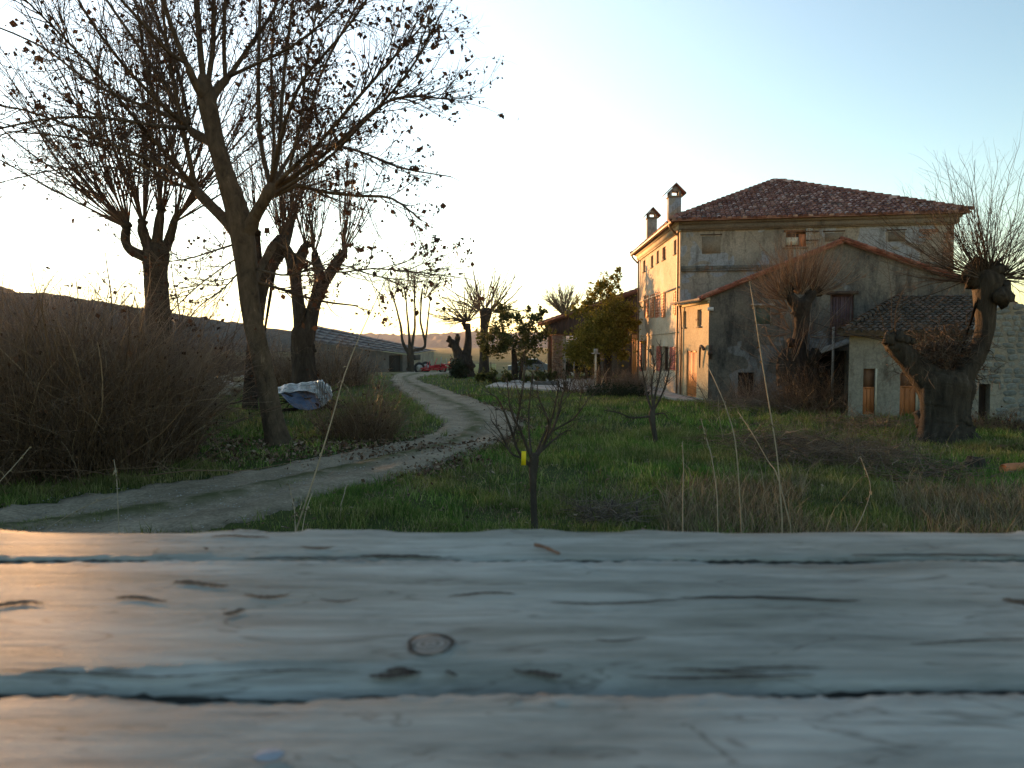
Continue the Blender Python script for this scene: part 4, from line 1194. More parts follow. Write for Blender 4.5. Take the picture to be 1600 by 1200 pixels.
# ---- pollarded tree kinds
def pollard(label, D, trunk, arms, heads, n_shoots, Lr, m_bark, m_twig, group=None, r0=.02, wob=.05, n_side=4, side_len=(.2, .7), trop=(0, 0, .03), leaves=0, nseg=9, tn=26, side_r=.005, third=0, name='pollard_tree', rough=.16, sides=12, tip=.2):
    base = on_ground(trunk[0][0], D)
    t = thing(name, base, label, 'tree', group)
    q = px_limb(trunk, D, tn * 2)
    bl = []
    for k in range(18):
        i = rng.integers(int(tn * .2), tn * 2 - 2); a_ = rng.random() * 6.28
        bl.append((q[0][i] + q[1][i] * .8 * np.array([math.cos(a_), math.sin(a_), 0]), q[1][i] * rng.uniform(.14, .40)))
    limb_mesh('trunk', *q, m_bark, t, sides + 4, rough, bl)
    for a in arms:
        q = px_limb(a, D, 20); j = -3
        bl = [(q[0][j] + rng.standard_normal(3) * q[1][j] * .7, q[1][j] * rng.uniform(.7, 1.1)) for _ in range(4)]
        i = rng.integers(5, 14); bl.append((q[0][i] + rng.standard_normal(3) * q[1][i] * .5, q[1][i] * .6))
        limb_mesh('limb', *q, m_bark, t, 11, rough * 1.4, bl)
    sets = []
    st, dr = [], []
    for (px, py, dd, rad_px, ax, cone, w) in heads:      # head centre, radius, axis angle in the picture plane (deg from up), cone half-angle
        k = max(3, int(n_shoots * w)); c = np.array(P(px, py, D + dd)); s_ = (D / FPX)
        th = np.radians(ax + cone * (2 * rng.random(k) - 1)); az = np.radians(cone * .9) * (2 * rng.random(k) - 1)
        d = np.stack([np.sin(th), np.sin(az), np.cos(th) * np.cos(az) + .02], 1)
        st.append(c + nrm(d) * rad_px * s_ * rng.uniform(.3, .9, (k, 1))); dr.append(d)
    st, dr = np.concatenate(st), np.concatenate(dr)
    A = grow(st, dr, rng.uniform(Lr[0], Lr[1], len(st)), r0 * rng.uniform(.6, 1.1, len(st)), nseg, wob, trop, tip)
    sets.append((*A, 4))
    if n_side:
        Bc = children(*A, int(len(st) * n_side), ang=.5, lenr=side_len, r0=side_r, n=5, lo=.12, wob=.12, trop=(0, 0, .03), tip=.45)
        sets.append((*Bc, 3))
        if third:
            Cc = children(*Bc, third, ang=.7, lenr=(side_len[0] * .5, side_len[1] * .6), r0=side_r * .7, n=4, wob=.15, tip=.6); sets.append((*Cc, 3))
    twig_mesh(sets, 'crown', m_twig, t, kind='stuff')
    if leaves:
        lb = MB(); leaf_cards(lb, sample(*Bc, leaves, .3, 1)[0], .10); lb.build('dead_leaf', M_DEADLEAF, t, kind='stuff')
    return t
pollard('pollarded tree rising behind the bramble thicket with knobbly head of several stumps', 22,
        [(264, 668, 46), (262, 620, 38), (256, 560, 36), (250, 500, 34), (244, 450, 34), (241, 415, 36), (243, 395, 36), (245, 380, 18)],
        [[(240, 408, 20), (222, 400, 15), (206, 392, 13), (198, 378, 12), (198, 362, 13), (200, 350, 6)],
         [(238, 402, 20), (230, 378, 15), (224, 358, 14), (222, 344, 6)],
         [(246, 398, 20), (248, 370, 15), (250, 342, 13), (252, 322, 6)],
         [(250, 402, 18), (262, 378, 15), (271, 352, 12), (276, 332, 5)]],
        [(201, 358, 0, 8, -32, 32, .36), (224, 352, .2, 8, -8, 18, .22), (251, 338, 0, 8, 5, 18, .22), (272, 348, -.1, 8, 28, 28, .22)],
        84, (3.6, 7.6), M_POLLARDBARK, M_TWIG, r0=.030, wob=.08, n_side=15, side_len=(.4, 1.6), leaves=420, third=1400, side_r=.018, tip=.4)
pollard('dark pollarded tree immediately behind the leaning plane tree trunk', 26.5,
        [(393, 648, 26), (392, 610, 22), (393, 560, 20), (398, 510, 21), (405, 465, 23), (414, 432, 25), (426, 405, 27), (437, 385, 28), (441, 368, 14)],
        [[(414, 440, 18), (402, 400, 14, .3), (400, 372, 13, .4), (402, 360, 7, .4)],
         [(430, 400, 20), (446, 375, 16, .2), (452, 352, 13, .3), (452, 342, 6, .3)]],
        [(440, 374, 0, 9, 2, 26, .5), (402, 364, .4, 6, -12, 22, .25), (452, 346, .3, 6, 14, 24, .25)],
        44, (2.0, 4.4), M_DARKBARK, M_TWIG, r0=.024, n_side=14, side_len=(.3, 1.3), third=900, side_r=.018, tip=.4)
pollard('pollarded twin trunk tree with upright shoots behind the tarpaulin heap', 33,
        [(481, 640, 44), (478, 590, 38), (476, 550, 34), (475, 518, 32), (475, 505, 18)],
        [[(474, 535, 24), (469, 495, 19), (463, 450, 18), (461, 425, 19), (454, 402, 18), (448, 384, 8)],
         [(462, 430, 16), (468, 410, 17), (474, 392, 15), (478, 380, 7)],
         [(478, 530, 24), (487, 495, 20), (494, 460, 19), (505, 442, 17), (519, 422, 15), (532, 404, 14), (538, 392, 7)],
         [(496, 458, 16), (499, 430, 14), (494, 408, 14), (490, 394, 7)],
         [(508, 440, 12), (520, 415, 11, -.3), (526, 402, 6, -.3)]],
        [(450, 388, 0, 7, -6, 24, .25), (476, 384, 0, 7, 2, 18, .2), (536, 396, 0, 7, 12, 26, .3), (491, 398, 0, 7, 0, 18, .25)],
        60, (2.6, 5.4), M_DARKBARK, M_TWIG, r0=.030, n_side=12, side_len=(.3, 1.2), third=900, side_r=.020, wob=.06, trop=(0, 0, .05), tip=.4)
# slender tree before the long shed
pollard('slender many stemmed bare tree standing in front of the long grey shed', 88,
        [(641, 582, 11), (641, 565, 10), (641, 552, 10), (642, 543, 7)],
        [[(639, 552, 6), (630, 535, 4.5), (624, 500, 3.2), (612, 455, 2)], [(641, 550, 5), (638, 510, 3.2), (633, 455, 2)], [(642, 550, 5), (648, 510, 3.4), (648, 450, 2)], [(646, 548, 5), (664, 540, 4), (657, 500, 3), (660, 450, 2)], [(664, 540, 3.4), (668, 505, 2.6), (672, 468, 1.6)]],
        [(614, 470, 0, 6, -12, 34, .24), (633, 468, 0, 6, -6, 30, .24), (648, 462, 0, 6, 6, 30, .26), (662, 468, 0, 6, 18, 34, .26)],
        44, (1.6, 4.0), M_POLLARDBARK, M_TWIG, r0=.045, n_side=9, side_len=(.6, 2.2), third=300, side_r=.03, name='bare_tree', leaves=260, tip=.45)
pollard('squat dark pollarded stump with two thick arms beside the lane end', 57,
        [(722, 590, 42), (722, 575, 33), (723, 562, 29), (724, 553, 18)],
        [[(720, 568, 20), (714, 550, 14), (710, 540, 11), (706, 534, 9), (703, 531, 6)], [(713, 547, 9), (714, 534, 7), (716, 525, 7)], [(726, 570, 20), (731, 548, 13), (732, 522, 9), (730, 511, 10), (730, 505, 6)]],
        [(730, 504, 0, 6, -15, 70, 1)], 34, (1.6, 2.8), M_DARKBARK, M_TWIG, r0=.045, tip=.5, n_side=6, side_len=(.4, 1.1), side_r=.022, trop=(0, 0, -.02), wob=.08)
pollard('pollarded tree with umbrella of arching shoots behind the evergreen', 63,
        [(756, 592, 20), (757, 560, 14), (757, 525, 12), (757, 508, 13), (758, 494, 17), (758, 486, 19), (758, 481, 9)], [],
        [(750, 488, 0, 8, -48, 45, .4), (758, 486, 0, 8, 0, 30, .25), (766, 488, 0, 8, 48, 45, .35)],
        50, (2.0, 3.6), M_DARKBARK, M_TWIG, r0=.055, tip=.5, n_side=6, side_len=(.5, 1.3), side_r=.024, trop=(0, 0, .02), wob=.08)
pollard('small round headed bare tree showing above the barn roof', 90,
        [(879, 590, 10), (879, 530, 8), (880, 500, 8), (881, 488, 7)], [],
        [(880, 492, 0, 7, -22, 32, .5), (882, 492, 0, 7, 20, 34, .5)], 56, (1.6, 3.4), M_POLLARDBARK, M_TWIGGREY, r0=.06, tip=.5, n_side=8, side_len=(.6, 1.3), side_r=.035, third=200)

# centre pollard before the annex
pollard('pollarded tree with dense brush of reddish upright shoots before the annex wall', 27.2,
        [(1252, 640, 52), (1250, 610, 42), (1246, 580, 36), (1246, 552, 29), (1250, 525, 22), (1252, 500, 21), (1250, 485, 26), (1249, 472, 29), (1249, 466, 16)],
        [[(1236, 600, 34), (1232, 570, 30), (1234, 555, 24), (1240, 545, 12)], [(1264, 600, 32), (1266, 570, 28), (1262, 550, 18)],
         [(1250, 480, 22), (1262, 468, 18), (1270, 458, 14), (1274, 452, 8)], [(1248, 480, 22), (1236, 466, 16), (1230, 458, 8)]],
        [(1234, 470, 0, 18, -42, 40, .3), (1249, 466, 0, 20, 0, 34, .34), (1266, 464, 0, 18, 40, 40, .28), (1236, 485, 0, 12, -85, 40, .07), (1240, 520, 0, 14, -60, 60, .05), (1262, 525, 0, 14, 60, 60, .05), (1236, 570, -.2, 20, -50, 60, .05), (1262, 575, -.2, 20, 50, 60, .05)],
        430, (.8, 2.3), M_DARKBARK, M_TWIGRED, r0=.011, n_side=3.4, side_len=(.2, .8), wob=.10, trop=(0, 0, .085), side_r=.006)
# big pollard on the right
D2 = 18.3
tR = pollard('huge gnarled pollarded tree with hollow forked trunk and wild shoots at the right', D2,
        [(1473, 692, 96), (1472, 675, 76), (1472, 650, 66), (1474, 620, 70), (1478, 597, 74), (1482, 580, 56)],
        [[(1465, 610, 62), (1446, 588, 44), (1428, 568, 34), (1412, 550, 30), (1400, 538, 27), (1392, 530, 16)],
         [(1484, 610, 56), (1505, 582, 40), (1522, 562, 32), (1536, 535, 28), (1541, 505, 28), (1539, 470, 31), (1542, 448, 40), (1544, 432, 36), (1545, 422, 18)],
         [(1405, 542, 16), (1412, 530, 14, -.1), (1422, 534, 8, -.2)]],
        [(1534, 434, 0, 22, -62, 50, .34), (1546, 426, 0, 20, 0, 45, .28), (1562, 434, 0, 18, 62, 50, .28), (1398, 534, 0, 8, -50, 50, .03)],
        240, (.6, 2.9), M_POLLARDBARK, M_DARKSTEM, r0=.012, n_side=5, side_len=(.2, .9), wob=.10, trop=(0, 0, .04), side_r=.006, third=700, tip=.3, tn=34, rough=.16, sides=24)
# twigs and ivy stems caught in the fork
b = MB()
for (px, py, n_, L) in ((1470, 556, 300, .5), (1440, 548, 220, .45), (1502, 548, 220, .45), (1478, 530, 160, .6), (1450, 578, 220, .4), (1500, 580, 220, .4)):
    c = np.array(P(px, py, D2 + .1)) + rng.standard_normal((n_, 3)) * np.array([.30, .22, .16])
    g = grow(c, rng.standard_normal((n_, 3)) + np.array([0, 0, .3]), L * rng.uniform(.5, 1.5, n_), .0085, 6, .3, (0, 0, -.08), .4)
    b.tubes(*g, 3)
b.build('fork_thicket', M_DARKSTEM, tR, kind='stuff')

# ---- young fruit tree in the foreground, with trap
def small_tree(label, D, trunk, limbs, n2, n3, mt, group='young fruit trees on the grass', r2=.006):
    base = on_ground(trunk[0][0], D)
    t = thing('fruit_tree', base, label, 'tree', group)
    limb_mesh('trunk', *px_limb(trunk, D, 22), mt, t, 10, .13)
    ls_ = []
    for l in limbs:
        q = px_limb([(e[0], e[1], e[2] * .64, *e[3:]) for e in l], D, 14); limb_mesh('limb', *q, mt, t, 7, .16); ls_.append(q)
    A = as_batch(ls_)
    B_ = children(*A, n2, ang=.6, lenr=(.08, .45), r0=r2, n=6, lo=.25, wob=.12, trop=(0, 0, .07), tip=.4)
    sets = [(*B_, 4)]
    C_ = children(*B_, n3, ang=.9, lenr=(.02, .10), r0=r2 * .6, n=3, lo=.2, wob=.1, tip=.6); sets.append((*C_, 3))
    D_ = children(*A, n3, ang=1.1, lenr=(.015, .06), r0=r2 * .7, n=2, lo=.2, wob=.1, tip=.7); sets.append((*D_, 3))
    twig_mesh(sets, 'twig', mt, t, kind='stuff')
    return t
DF = 9.3
small_tree('young bare fruit tree with open vase of twigs nearest the table', DF,
           [(836, 845, 14), (835, 822, 11), (833, 780, 10), (833, 750, 11), (834, 732, 14), (836, 718, 14), (838, 708, 8)],
           [[(831, 730, 10), (818, 717, 8.5), (807, 700, 7.5), (802, 682, 6.5), (793, 655, 5.5), (782, 630, 4.5), (774, 619, 3), (766, 616, 2)],
            [(815, 716, 6, .05), (798, 707, 5, .1), (783, 678, 4, .15), (768, 657, 2.6, .2)],
            [(802, 683, 5.5), (808, 660, 4.5, -.1), (813, 630, 4, -.15), (818, 600, 3, -.2), (821, 572, 2, -.2)],
            [(833, 722, 10), (824, 700, 8, -.1), (813, 672, 6.5, -.2), (803, 653, 5, -.25), (796, 630, 4, -.3), (792, 590, 2.4, -.3)],
            [(838, 714, 9), (852, 690, 7.5, .05), (863, 672, 6.5, .1), (872, 650, 5, .15), (878, 622, 4, .2), (886, 598, 2.4, .2)],
            [(862, 674, 5, .1), (880, 664, 4.5, 0), (895, 655, 4, -.05), (908, 640, 3.4, -.1), (920, 622, 2.2, -.1)],
            [(850, 694, 6), (858, 665, 5, -.2), (850, 640, 4, -.3), (842, 622, 3.2, -.35), (839, 598, 2, -.4)],
            [(836, 716, 8), (846, 688, 6, .3), (862, 655, 4.5, .4), (868, 630, 3.5, .4), (873, 610, 2, .4)],
            [(838, 712, 7), (862, 690, 5, .2), (880, 676, 3.6, .3), (893, 672, 2, .3)],
            [(833, 722, 7), (828, 690, 5, .3), (826, 650, 4, .4), (829, 612, 3, .4), (832, 580, 2, .4)]],
           90, 260, M_FRUITBARK, r2=.005)
c = P(818, 727, DF - .12)
tr_ = thing('insect_trap', c, 'bright yellow sticky insect trap hanging in the nearest fruit tree', 'trap')
b = MB(); b.obox(c + Vector((-.028, 0, 0)), (.056, 0, 0), (0, .004, 0), (.004, 0, .17))
m_y = simple('yellow_card', (.80, .58, .012), .5, .06, 9, .4); b.build('card', m_y, tr_)
b = MB(); b.tubes([np.linspace(c + Vector((0, .002, .165)), P(820, 707, DF), 4)], [np.full(4, .003)], 4); b.build('wire', M_DARK, tr_)
small_tree('smaller bare fruit tree with one long sideways branch farther across the grass', 17.6,
           [(1025, 698, 10), (1024, 690, 8), (1021, 668, 8), (1019, 652, 10), (1020, 640, 8)],
           [[(1018, 650, 6), (1002, 652, 4.5), (985, 652, 4), (966, 645, 3), (944, 641, 2)],
            [(1020, 644, 7), (1024, 615, 5.5), (1030, 590, 4.5), (1034, 560, 3), (1031, 538, 2)],
            [(1019, 644, 6), (1010, 615, 5, .2), (1006, 590, 3.6, .3), (1000, 562, 2, .3)],
            [(1021, 642, 6), (1035, 615, 4.5, -.2), (1043, 590, 3.5, -.3), (1048, 560, 2, -.4)],
            [(1021, 648, 4), (1036, 646, 3), (1044, 654, 2)],
            [(1020, 640, 5), (1018, 605, 4, .4), (1022, 570, 3, .5), (1016, 545, 2, .5)]],
           110, 220, M_FRUITBARK, r2=.007)

# ---- thickets of bare stems
def thicket(label, px, D, wpx, top_py, n, m, name='bramble_bush', cat='bush', group=None, deep=1.2, r=.006, arch=.10, n2=1.5, lean=.30, top_j=.35, base_spread=1.0, tilt=.3, leaves=0, nseg=9, lm=None, settle_=True):
    c = np.array(on_ground(px, D)); w = wpx / 2 * D / FPX
    hgt = P(px, top_py, D).z - c[2]
    a = rng.random(n) * 2 * np.pi; q = np.sqrt(rng.random(n))
    st = np.stack([c[0] + np.cos(a) * q * w * base_spread, c[1] + np.sin(a) * q * deep, np.zeros(n)], 1); st[:, 2] = ground_h(st[:, 0], st[:, 1]) - .05
    d = np.stack([np.cos(a) * q * lean + tilt * rng.standard_normal(n), np.sin(a) * q * lean + .3 * rng.standard_normal(n), np.ones(n)], 1)
    prof = np.sqrt(np.clip(1 - (q * .8) ** 2, .1, 1))
    L = hgt * prof * rng.uniform(1 - top_j * 1.6, 1.15, n) * 1.08
    A = grow(st, d, L, r * rng.uniform(.6, 1.4, n), nseg, .13, (0, 0, -arch * .3), .35)
    B_ = children(*A, int(n * n2), ang=.8, lenr=(.12 * hgt, .38 * hgt), r0=r * .7, n=6, lo=.2, wob=.18, trop=(0, 0, -arch), tip=.45)
    C_ = children(*B_, int(n * n2), ang=.9, lenr=(.06 * hgt, .18 * hgt), r0=r * .5, n=4, lo=.2, wob=.2, trop=(0, 0, -arch), tip=.6)
    k = max(2, n // 14); j = rng.integers(0, n, k)
    S_ = grow(st[j], d[j] + .35 * rng.standard_normal((k, 3)), L[j] * rng.uniform(.8, 1.25, k), r * rng.uniform(1.6, 3.0, k), nseg, .12, (0, 0, -arch * .35), .3)
    F_ = children(*S_, k * 3, ang=.6, lenr=(.2 * hgt, .5 * hgt), r0=r * 1.3, n=6, lo=.25, wob=.16, trop=(0, 0, -arch * .6), tip=.4)
    b = MB(); b.tubes(*A, 3); b.tubes(*B_, 3); b.tubes(*C_, 3); b.tubes(*S_, 5); b.tubes(*F_, 3)
    t = thing(name, c, label, cat, group)
    b.build('stem', m, t, kind='stuff')
    if leaves:
        lb = MB(); leaf_cards(lb, sample(*B_, leaves // 2, .1, 1)[0], .05 + r * 3); leaf_cards(lb, sample(*C_, leaves // 2, .1, 1)[0], .05 + r * 3)
        lb.build('dead_leaf', lm or M_DEADLEAF, t, kind='stuff')
    return t
gB = 'thickets on the left bank'
thicket('tallest dark bramble thicket at the left edge below the low sun', 20, 13.2, 270, 446, 1300, M_BRAMBLE, group=gB, deep=1.3, leaves=500, top_j=.14)
thicket('broad middle bramble thicket in front of the pollarded trunk', 150, 13.6, 220, 462, 1200, M_BRAMBLE, group=gB, deep=1.3, tilt=.18, leaves=500, top_j=.14)
thicket('right end of the bramble thickets sloping down toward the plane tree', 232, 14.6, 120, 505, 620, M_BRAMBLE, group=gB, deep=.8, leaves=250, top_j=.25, lean=.12, tilt=.14)
thicket('bramble thicket beyond the others at the far left, reaching up to the sun', 70, 17.5, 380, 440, 900, M_BRAMBLE, group=gB, deep=1.5, r=.008, leaves=300, top_j=.16)
thicket('low thin scrub beside the pollarded trunk behind the brambles', 250, 21, 110, 492, 300, M_BRAMBLE, group=gB, deep=1.5, r=.009, leaves=200, top_j=.4)
thicket('spiny shrub with a few leaves against the bright sky left of the pollard', 185, 24, 150, 400, 130, M_TWIG, group=gB, deep=1, r=.018, leaves=200, top_j=.5, name='bare_shrub')
thicket('dense brown shrub between the tarpaulin heap and the lane bend', 562, 18.6, 108, 578, 560, M_BRAMBLE, deep=.7, r=.0055, leaves=160, name='bare_shrub')
thicket('long brown scrub before the left half of the shed', 495, 44, 170, 528, 760, M_BRAMBLE, deep=3, r=.015, leaves=200, name='scrub_thicket', top_j=.3)
thicket('dark brown scrub behind the leaning plane tree', 400, 46, 190, 522, 600, M_BRAMBLE, deep=3, r=.016, leaves=150, name='scrub_thicket', top_j=.3)
thicket('scrub of pinkish stems behind the debris pile', 330, 46, 120, 530, 420, M_TWIGRED, deep=2.5, r=.014, leaves=100, name='scrub_thicket', top_j=.35)
thicket('wiry leafless bush tangled beside the trunk of the plane tree', 296, 24, 60, 405, 70, M_TWIG, deep=1.0, tilt=.2, r=.016, name='bare_shrub', n2=3.5, top_j=.45)
thicket('low tangle of bare stems at the foot of the annex wall', 1195, 27.8, 110, 560, 300, M_TWIGGREY, deep=.8, r=.006, name='bare_shrub', arch=.2)
thicket('dark bare stems round the foot of the reddish pollard', 1285, 26, 130, 560, 460, M_BRAMBLE, deep=.9, r=.006, name='bare_shrub', arch=.2)
thicket('reddish bare shrub in front of the yellow green bush', 945, 37, 110, 566, 330, M_BRAMBLE, deep=1.2, r=.008, name='bare_shrub')
thicket('round pale grey twiggy shrub by the orange barn door', 985, 36.5, 44, 577, 420, M_TWIGGREY, deep=.6, r=.007, name='bare_shrub', top_j=.1, n2=2.5)
thicket('thin bare stems in front of the brick pillar', 880, 38, 40, 540, 26, M_DARKBARK, deep=.4, r=.02, name='bare_shrub', top_j=.4)
thicket('low dark hedge in front of the farmhouse door', 965, 34.5, 90, 592, 360, M_BOXLEAF, deep=.5, r=.008, name='low_hedge', leaves=900, lm=M_BOXLEAF)
thicket('dry brown stems beside the annex corner', 1128, 28.6, 46, 560, 60, M_TWIGGREY, deep=.4, r=.007, name='bare_shrub', arch=.2, lean=.9)
thicket('dark weeds along the foot of the stone outbuilding', 1575, 20.5, 150, 630, 420, M_BRAMBLE, deep=.5, r=.006, name='bare_shrub', arch=.2, leaves=200)

# ---- leafy bushes
def foliage(label, D, trunks, blobs, n_leaf, size, m, name, cat, bark_m=M_DARKBARK, per=40, branch_r=.02, flat=.7):
    """leaf sprays spread through the crown's volume; blobs (px, py, r_px, depth, weight)"""
    base = on_ground(trunks[0][0][0], D); t = thing(name, base, label, cat)
    for tk in trunks: limb_mesh('trunk', *px_limb(tk, D, 14), bark_m, t, 8, .12)
    s_ = D / FPX; lb = MB(); br = []
    W = sum(bl[4] for bl in blobs)
    root = np.array(P(trunks[0][-1][0], trunks[0][-1][1], D))
    for (px, py, r, dd, w) in blobs:
        c = np.array(P(px, py, D + dd)); k = max(3, int(n_leaf / per * w / W))
        d = nrm(rng.standard_normal((k, 3))) * (rng.random((k, 1)) ** .45)
        cc = c + d * r * s_ * np.array([1, .9, flat])
        g = grow(c + (cc - c) * .7, d + np.array([0, 0, .35]), r * s_ * (.3 + 1.5 * rng.random(k) ** 2), branch_r * .3, 5, .2, (0, 0, .03), .4); br.append(g)
        tip = np.repeat(g[0][:, 1:].reshape(-1, 3), max(1, per // 5), 0)
        leaf_cards(lb, tip + rng.standard_normal(tip.shape) * r * s_ * .15, size, droop=-.1)
        g2 = grow(root[None], (c - root)[None], np.linalg.norm(c - root), branch_r, 6, .08, (0, 0, 0), .3)
        br.append((np.pad(g2[0], ((0, 0), (0, 0), (0, 0)))[:, :6], g2[1][:, :6]))
    bb = MB()
    for g in br: bb.tubes(g[0], g[1], 3)
    bb.build('branch', bark_m, t, kind='stuff')
    lb.build('foliage', m, t, kind='stuff')
    return t
foliage('bushy yellow green conifer before the open barn', 43.5, [[(935, 600, 10), (934, 570, 9), (932, 540, 6)], [(948, 600, 7), (952, 570, 6), (955, 545, 4)]],
        [(904, 548, 18, 0, .8), (924, 522, 22, .2, 1.2), (948, 503, 25, 0, 1.5), (970, 490, 17, .3, .8), (984, 508, 11, .2, .4), (940, 540, 26, -.4, 1.4), (912, 558, 16, -.3, .6), (965, 532, 20, -.2, 1.0), (895, 558, 8, 0, .25), (972, 556, 9, 0, .2)],
        30000, .095, M_YELLOWGREEN, 'conifer_bush', 'conifer', flat=.8)
foliage('taller loose leafy tree rising right behind the yellow green conifer', 46, [[(948, 598, 9), (946, 520, 7), (944, 480, 4)]],
        [(930, 462, 14, 0, .8), (948, 452, 14, 0, .9), (958, 436, 9, 0, .4), (963, 424, 4, 0, .15), (938, 445, 6, 0, .25), (920, 478, 12, 0, .6), (905, 484, 12, 0, .5), (955, 468, 14, .3, .7), (968, 450, 4, 0, .1)],
        4200, .11, M_YELLOWGREEN, 'leafy_tree', 'tree')
foliage('clumpy dark evergreen tree between the pollards and the brick pillar', 50, [[(803, 600, 12), (804, 570, 10), (802, 545, 7)], [(812, 600, 6), (815, 575, 5), (820, 550, 4)]],
        [(760, 535, 15, 0, .9), (778, 520, 14, 0, .9), (792, 498, 14, .3, .8), (800, 540, 20, -.3, 1.3), (820, 520, 16, 0, 1), (838, 500, 11, 0, .6), (848, 489, 6, 0, .3), (832, 542, 18, .2, 1.1), (780, 550, 14, 0, .8), (826, 482, 4, 0, .15), (810, 498, 8, 0, .4), (845, 528, 12, 0, .6), (784, 482, 7, 0, .3), (758, 552, 8, 0, .4), (815, 565, 14, .4, .5)],
        10500, .125, M_EVERGREEN, 'evergreen_tree', 'tree', flat=.75)
foliage('round clipped dark shrub at the foot of the forked stump', 54.5, [[(717, 590, 6), (717, 580, 5)]],
        [(717, 578, 12, 0, 1), (711, 584, 8, 0, .5), (724, 584, 8, 0, .5)], 2600, .12, M_BOXLEAF, 'clipped_shrub', 'shrub')
foliage('dark green shrubs row beside the trestle under the barn', 49.5, [[(900, 600, 5), (900, 585, 4)]],
        [(888, 578, 10, 0, .6), (902, 576, 12, 0, .8), (918, 574, 12, 0, .8), (930, 578, 10, 0, .6)], 2600, .15, M_BOXLEAF, 'dark_shrub', 'shrub')
foliage('low leafy plants edging the yard beside the concrete', 46, [[(770, 600, 4), (770, 594, 3)]],
        [(752, 592, 8, 0, .6), (770, 590, 9, 0, .8), (792, 591, 8, 0, .6), (845, 592, 9, 0, .7), (862, 592, 8, 0, .6), (822, 594, 6, 0, .4)], 2600, .13, M_EVERGREEN, 'border_plant', 'plant')
# ================================================================== THINGS ON THE GROUND
# brush heap in the right half of the grass
def brush(label, px0, px1, py, D0, D1_, n, L, hgt, m, name='brush_pile'):
    x0, x1 = ray(px0, 540).x * (D0 + D1_) / 2, ray(px1, 540).x * (D0 + D1_) / 2
    st = np.stack([rng.uniform(x0, x1, n), rng.uniform(D0, D1_, n), np.zeros(n)], 1)
    f = 1 - np.abs((st[:, 0] - (x0 + x1) / 2) / ((x1 - x0) / 2)) ** 2
    st[:, 2] = ground_h(st[:, 0], st[:, 1]) + rng.random(n) * hgt * (.25 + .75 * f)
    d = rng.standard_normal((n, 3)) * np.array([1, .6, .28])
    A = grow(st, d, L * rng.uniform(.4, 1.3, n), .005 * rng.uniform(.6, 1.8, n), 7, .16, (0, 0, -.02), .4)
    B_ = children(*A, int(n * 1.4), ang=.8, lenr=(.1, .4), r0=.003, n=4, wob=.2, trop=(0, 0, -.02), tip=.6)
    b = MB(); b.tubes(*A, 3); b.tubes(*B_, 3)
    c = ((x0 + x1) / 2, (D0 + D1_) / 2, gz((x0 + x1) / 2, (D0 + D1_) / 2))
    t = thing(name, c, label, 'brush pile'); b.build('stem', m, t, kind='stuff')
brush('low heap of cut dark brushwood on the grass before the annex', 1150, 1330, 700, 14.0, 17.4, 900, .9, .42, M_BRAMBLE)
brush('trailing tangle of dark brushwood running on toward the gnarled tree', 1310, 1460, 700, 12.6, 16.5, 620, .9, .3, M_BRAMBLE)
brush('small heap of pruned twigs beside the nearest fruit tree', 905, 1000, 800, 9.5, 10.6, 260, .5, .14, M_TWIGGREY)
brush('thin dark brush strewn below the outhouse doors', 1290, 1420, 640, 19, 22.5, 420, .9, .35, M_BRAMBLE)
brush('heap of sticks under the bracket at the annex corner', 1120, 1230, 620, 25.5, 27.6, 320, 1.0, .5, M_TWIGGREY)

# silver and blue tarpaulin over a heap
def sheet(name, cx, cy, w, d, h, m, parent, seed, nx=130, ny=90, fold=.07, tilt=0):
    r = np.random.default_rng(seed)
    u, v = np.meshgrid(np.linspace(-1, 1, nx), np.linspace(-1, 1, ny))
    x = u * w / 2; y = v * d / 2
    z = h * np.clip(1 - np.abs(u) ** 2.2, 0, 1) ** .8 * np.clip(1 - np.abs(v) ** 2, 0, 1) ** .8 + tilt * u
    for k in range(18):
        a = r.uniform(0, 3.14); f = r.uniform(2, 6) * (1 + k * .07); ph = r.uniform(0, 6)
        z += fold * (1 - np.abs(np.sin(f * (u * math.cos(a) + v * math.sin(a)) + ph))) * r.uniform(.3, 1) / (1 + .14 * k)
    pass
    x = x + .02 * np.sin(v * 23 + u * 9)
    z = ground_h(cx + x, cy + y) + np.maximum(z - .03, .015)
    V = np.stack([cx + x, cy + y, z], -1).reshape(-1, 3)
    i, j = np.meshgrid(np.arange(ny - 1), np.arange(nx - 1), indexing='ij'); q = (i * nx + j).ravel()
    b = MB(); b.add(V, np.stack([q, q + 1, q + nx + 1, q + nx], -1))
    o = b.build(name, m, parent, smooth=True)
    md = o.modifiers.new('thickness', 'SOLIDIFY'); md.thickness = .008
    return o
m_sil, nt, bs, _ = new_mat('silver_sheet')
nt.links.new(ramp(nt, noise(nt, 4, 5, .7), [(.3, (.12, .125, .12)), (.65, (.46, .48, .47))]), bs.inputs['Base Color'])
bs.inputs['Roughness'].default_value = .38; bs.inputs['Specular IOR Level'].default_value = .6
m_blu = simple('blue_sheet', (.055, .085, .14), .4, .35, 3, .5)
ct = on_ground(476, 25.6)
tp = thing('tarpaulin_heap', ct, 'heap covered with crumpled silver and blue plastic sheeting behind the plane tree', 'tarpaulin')
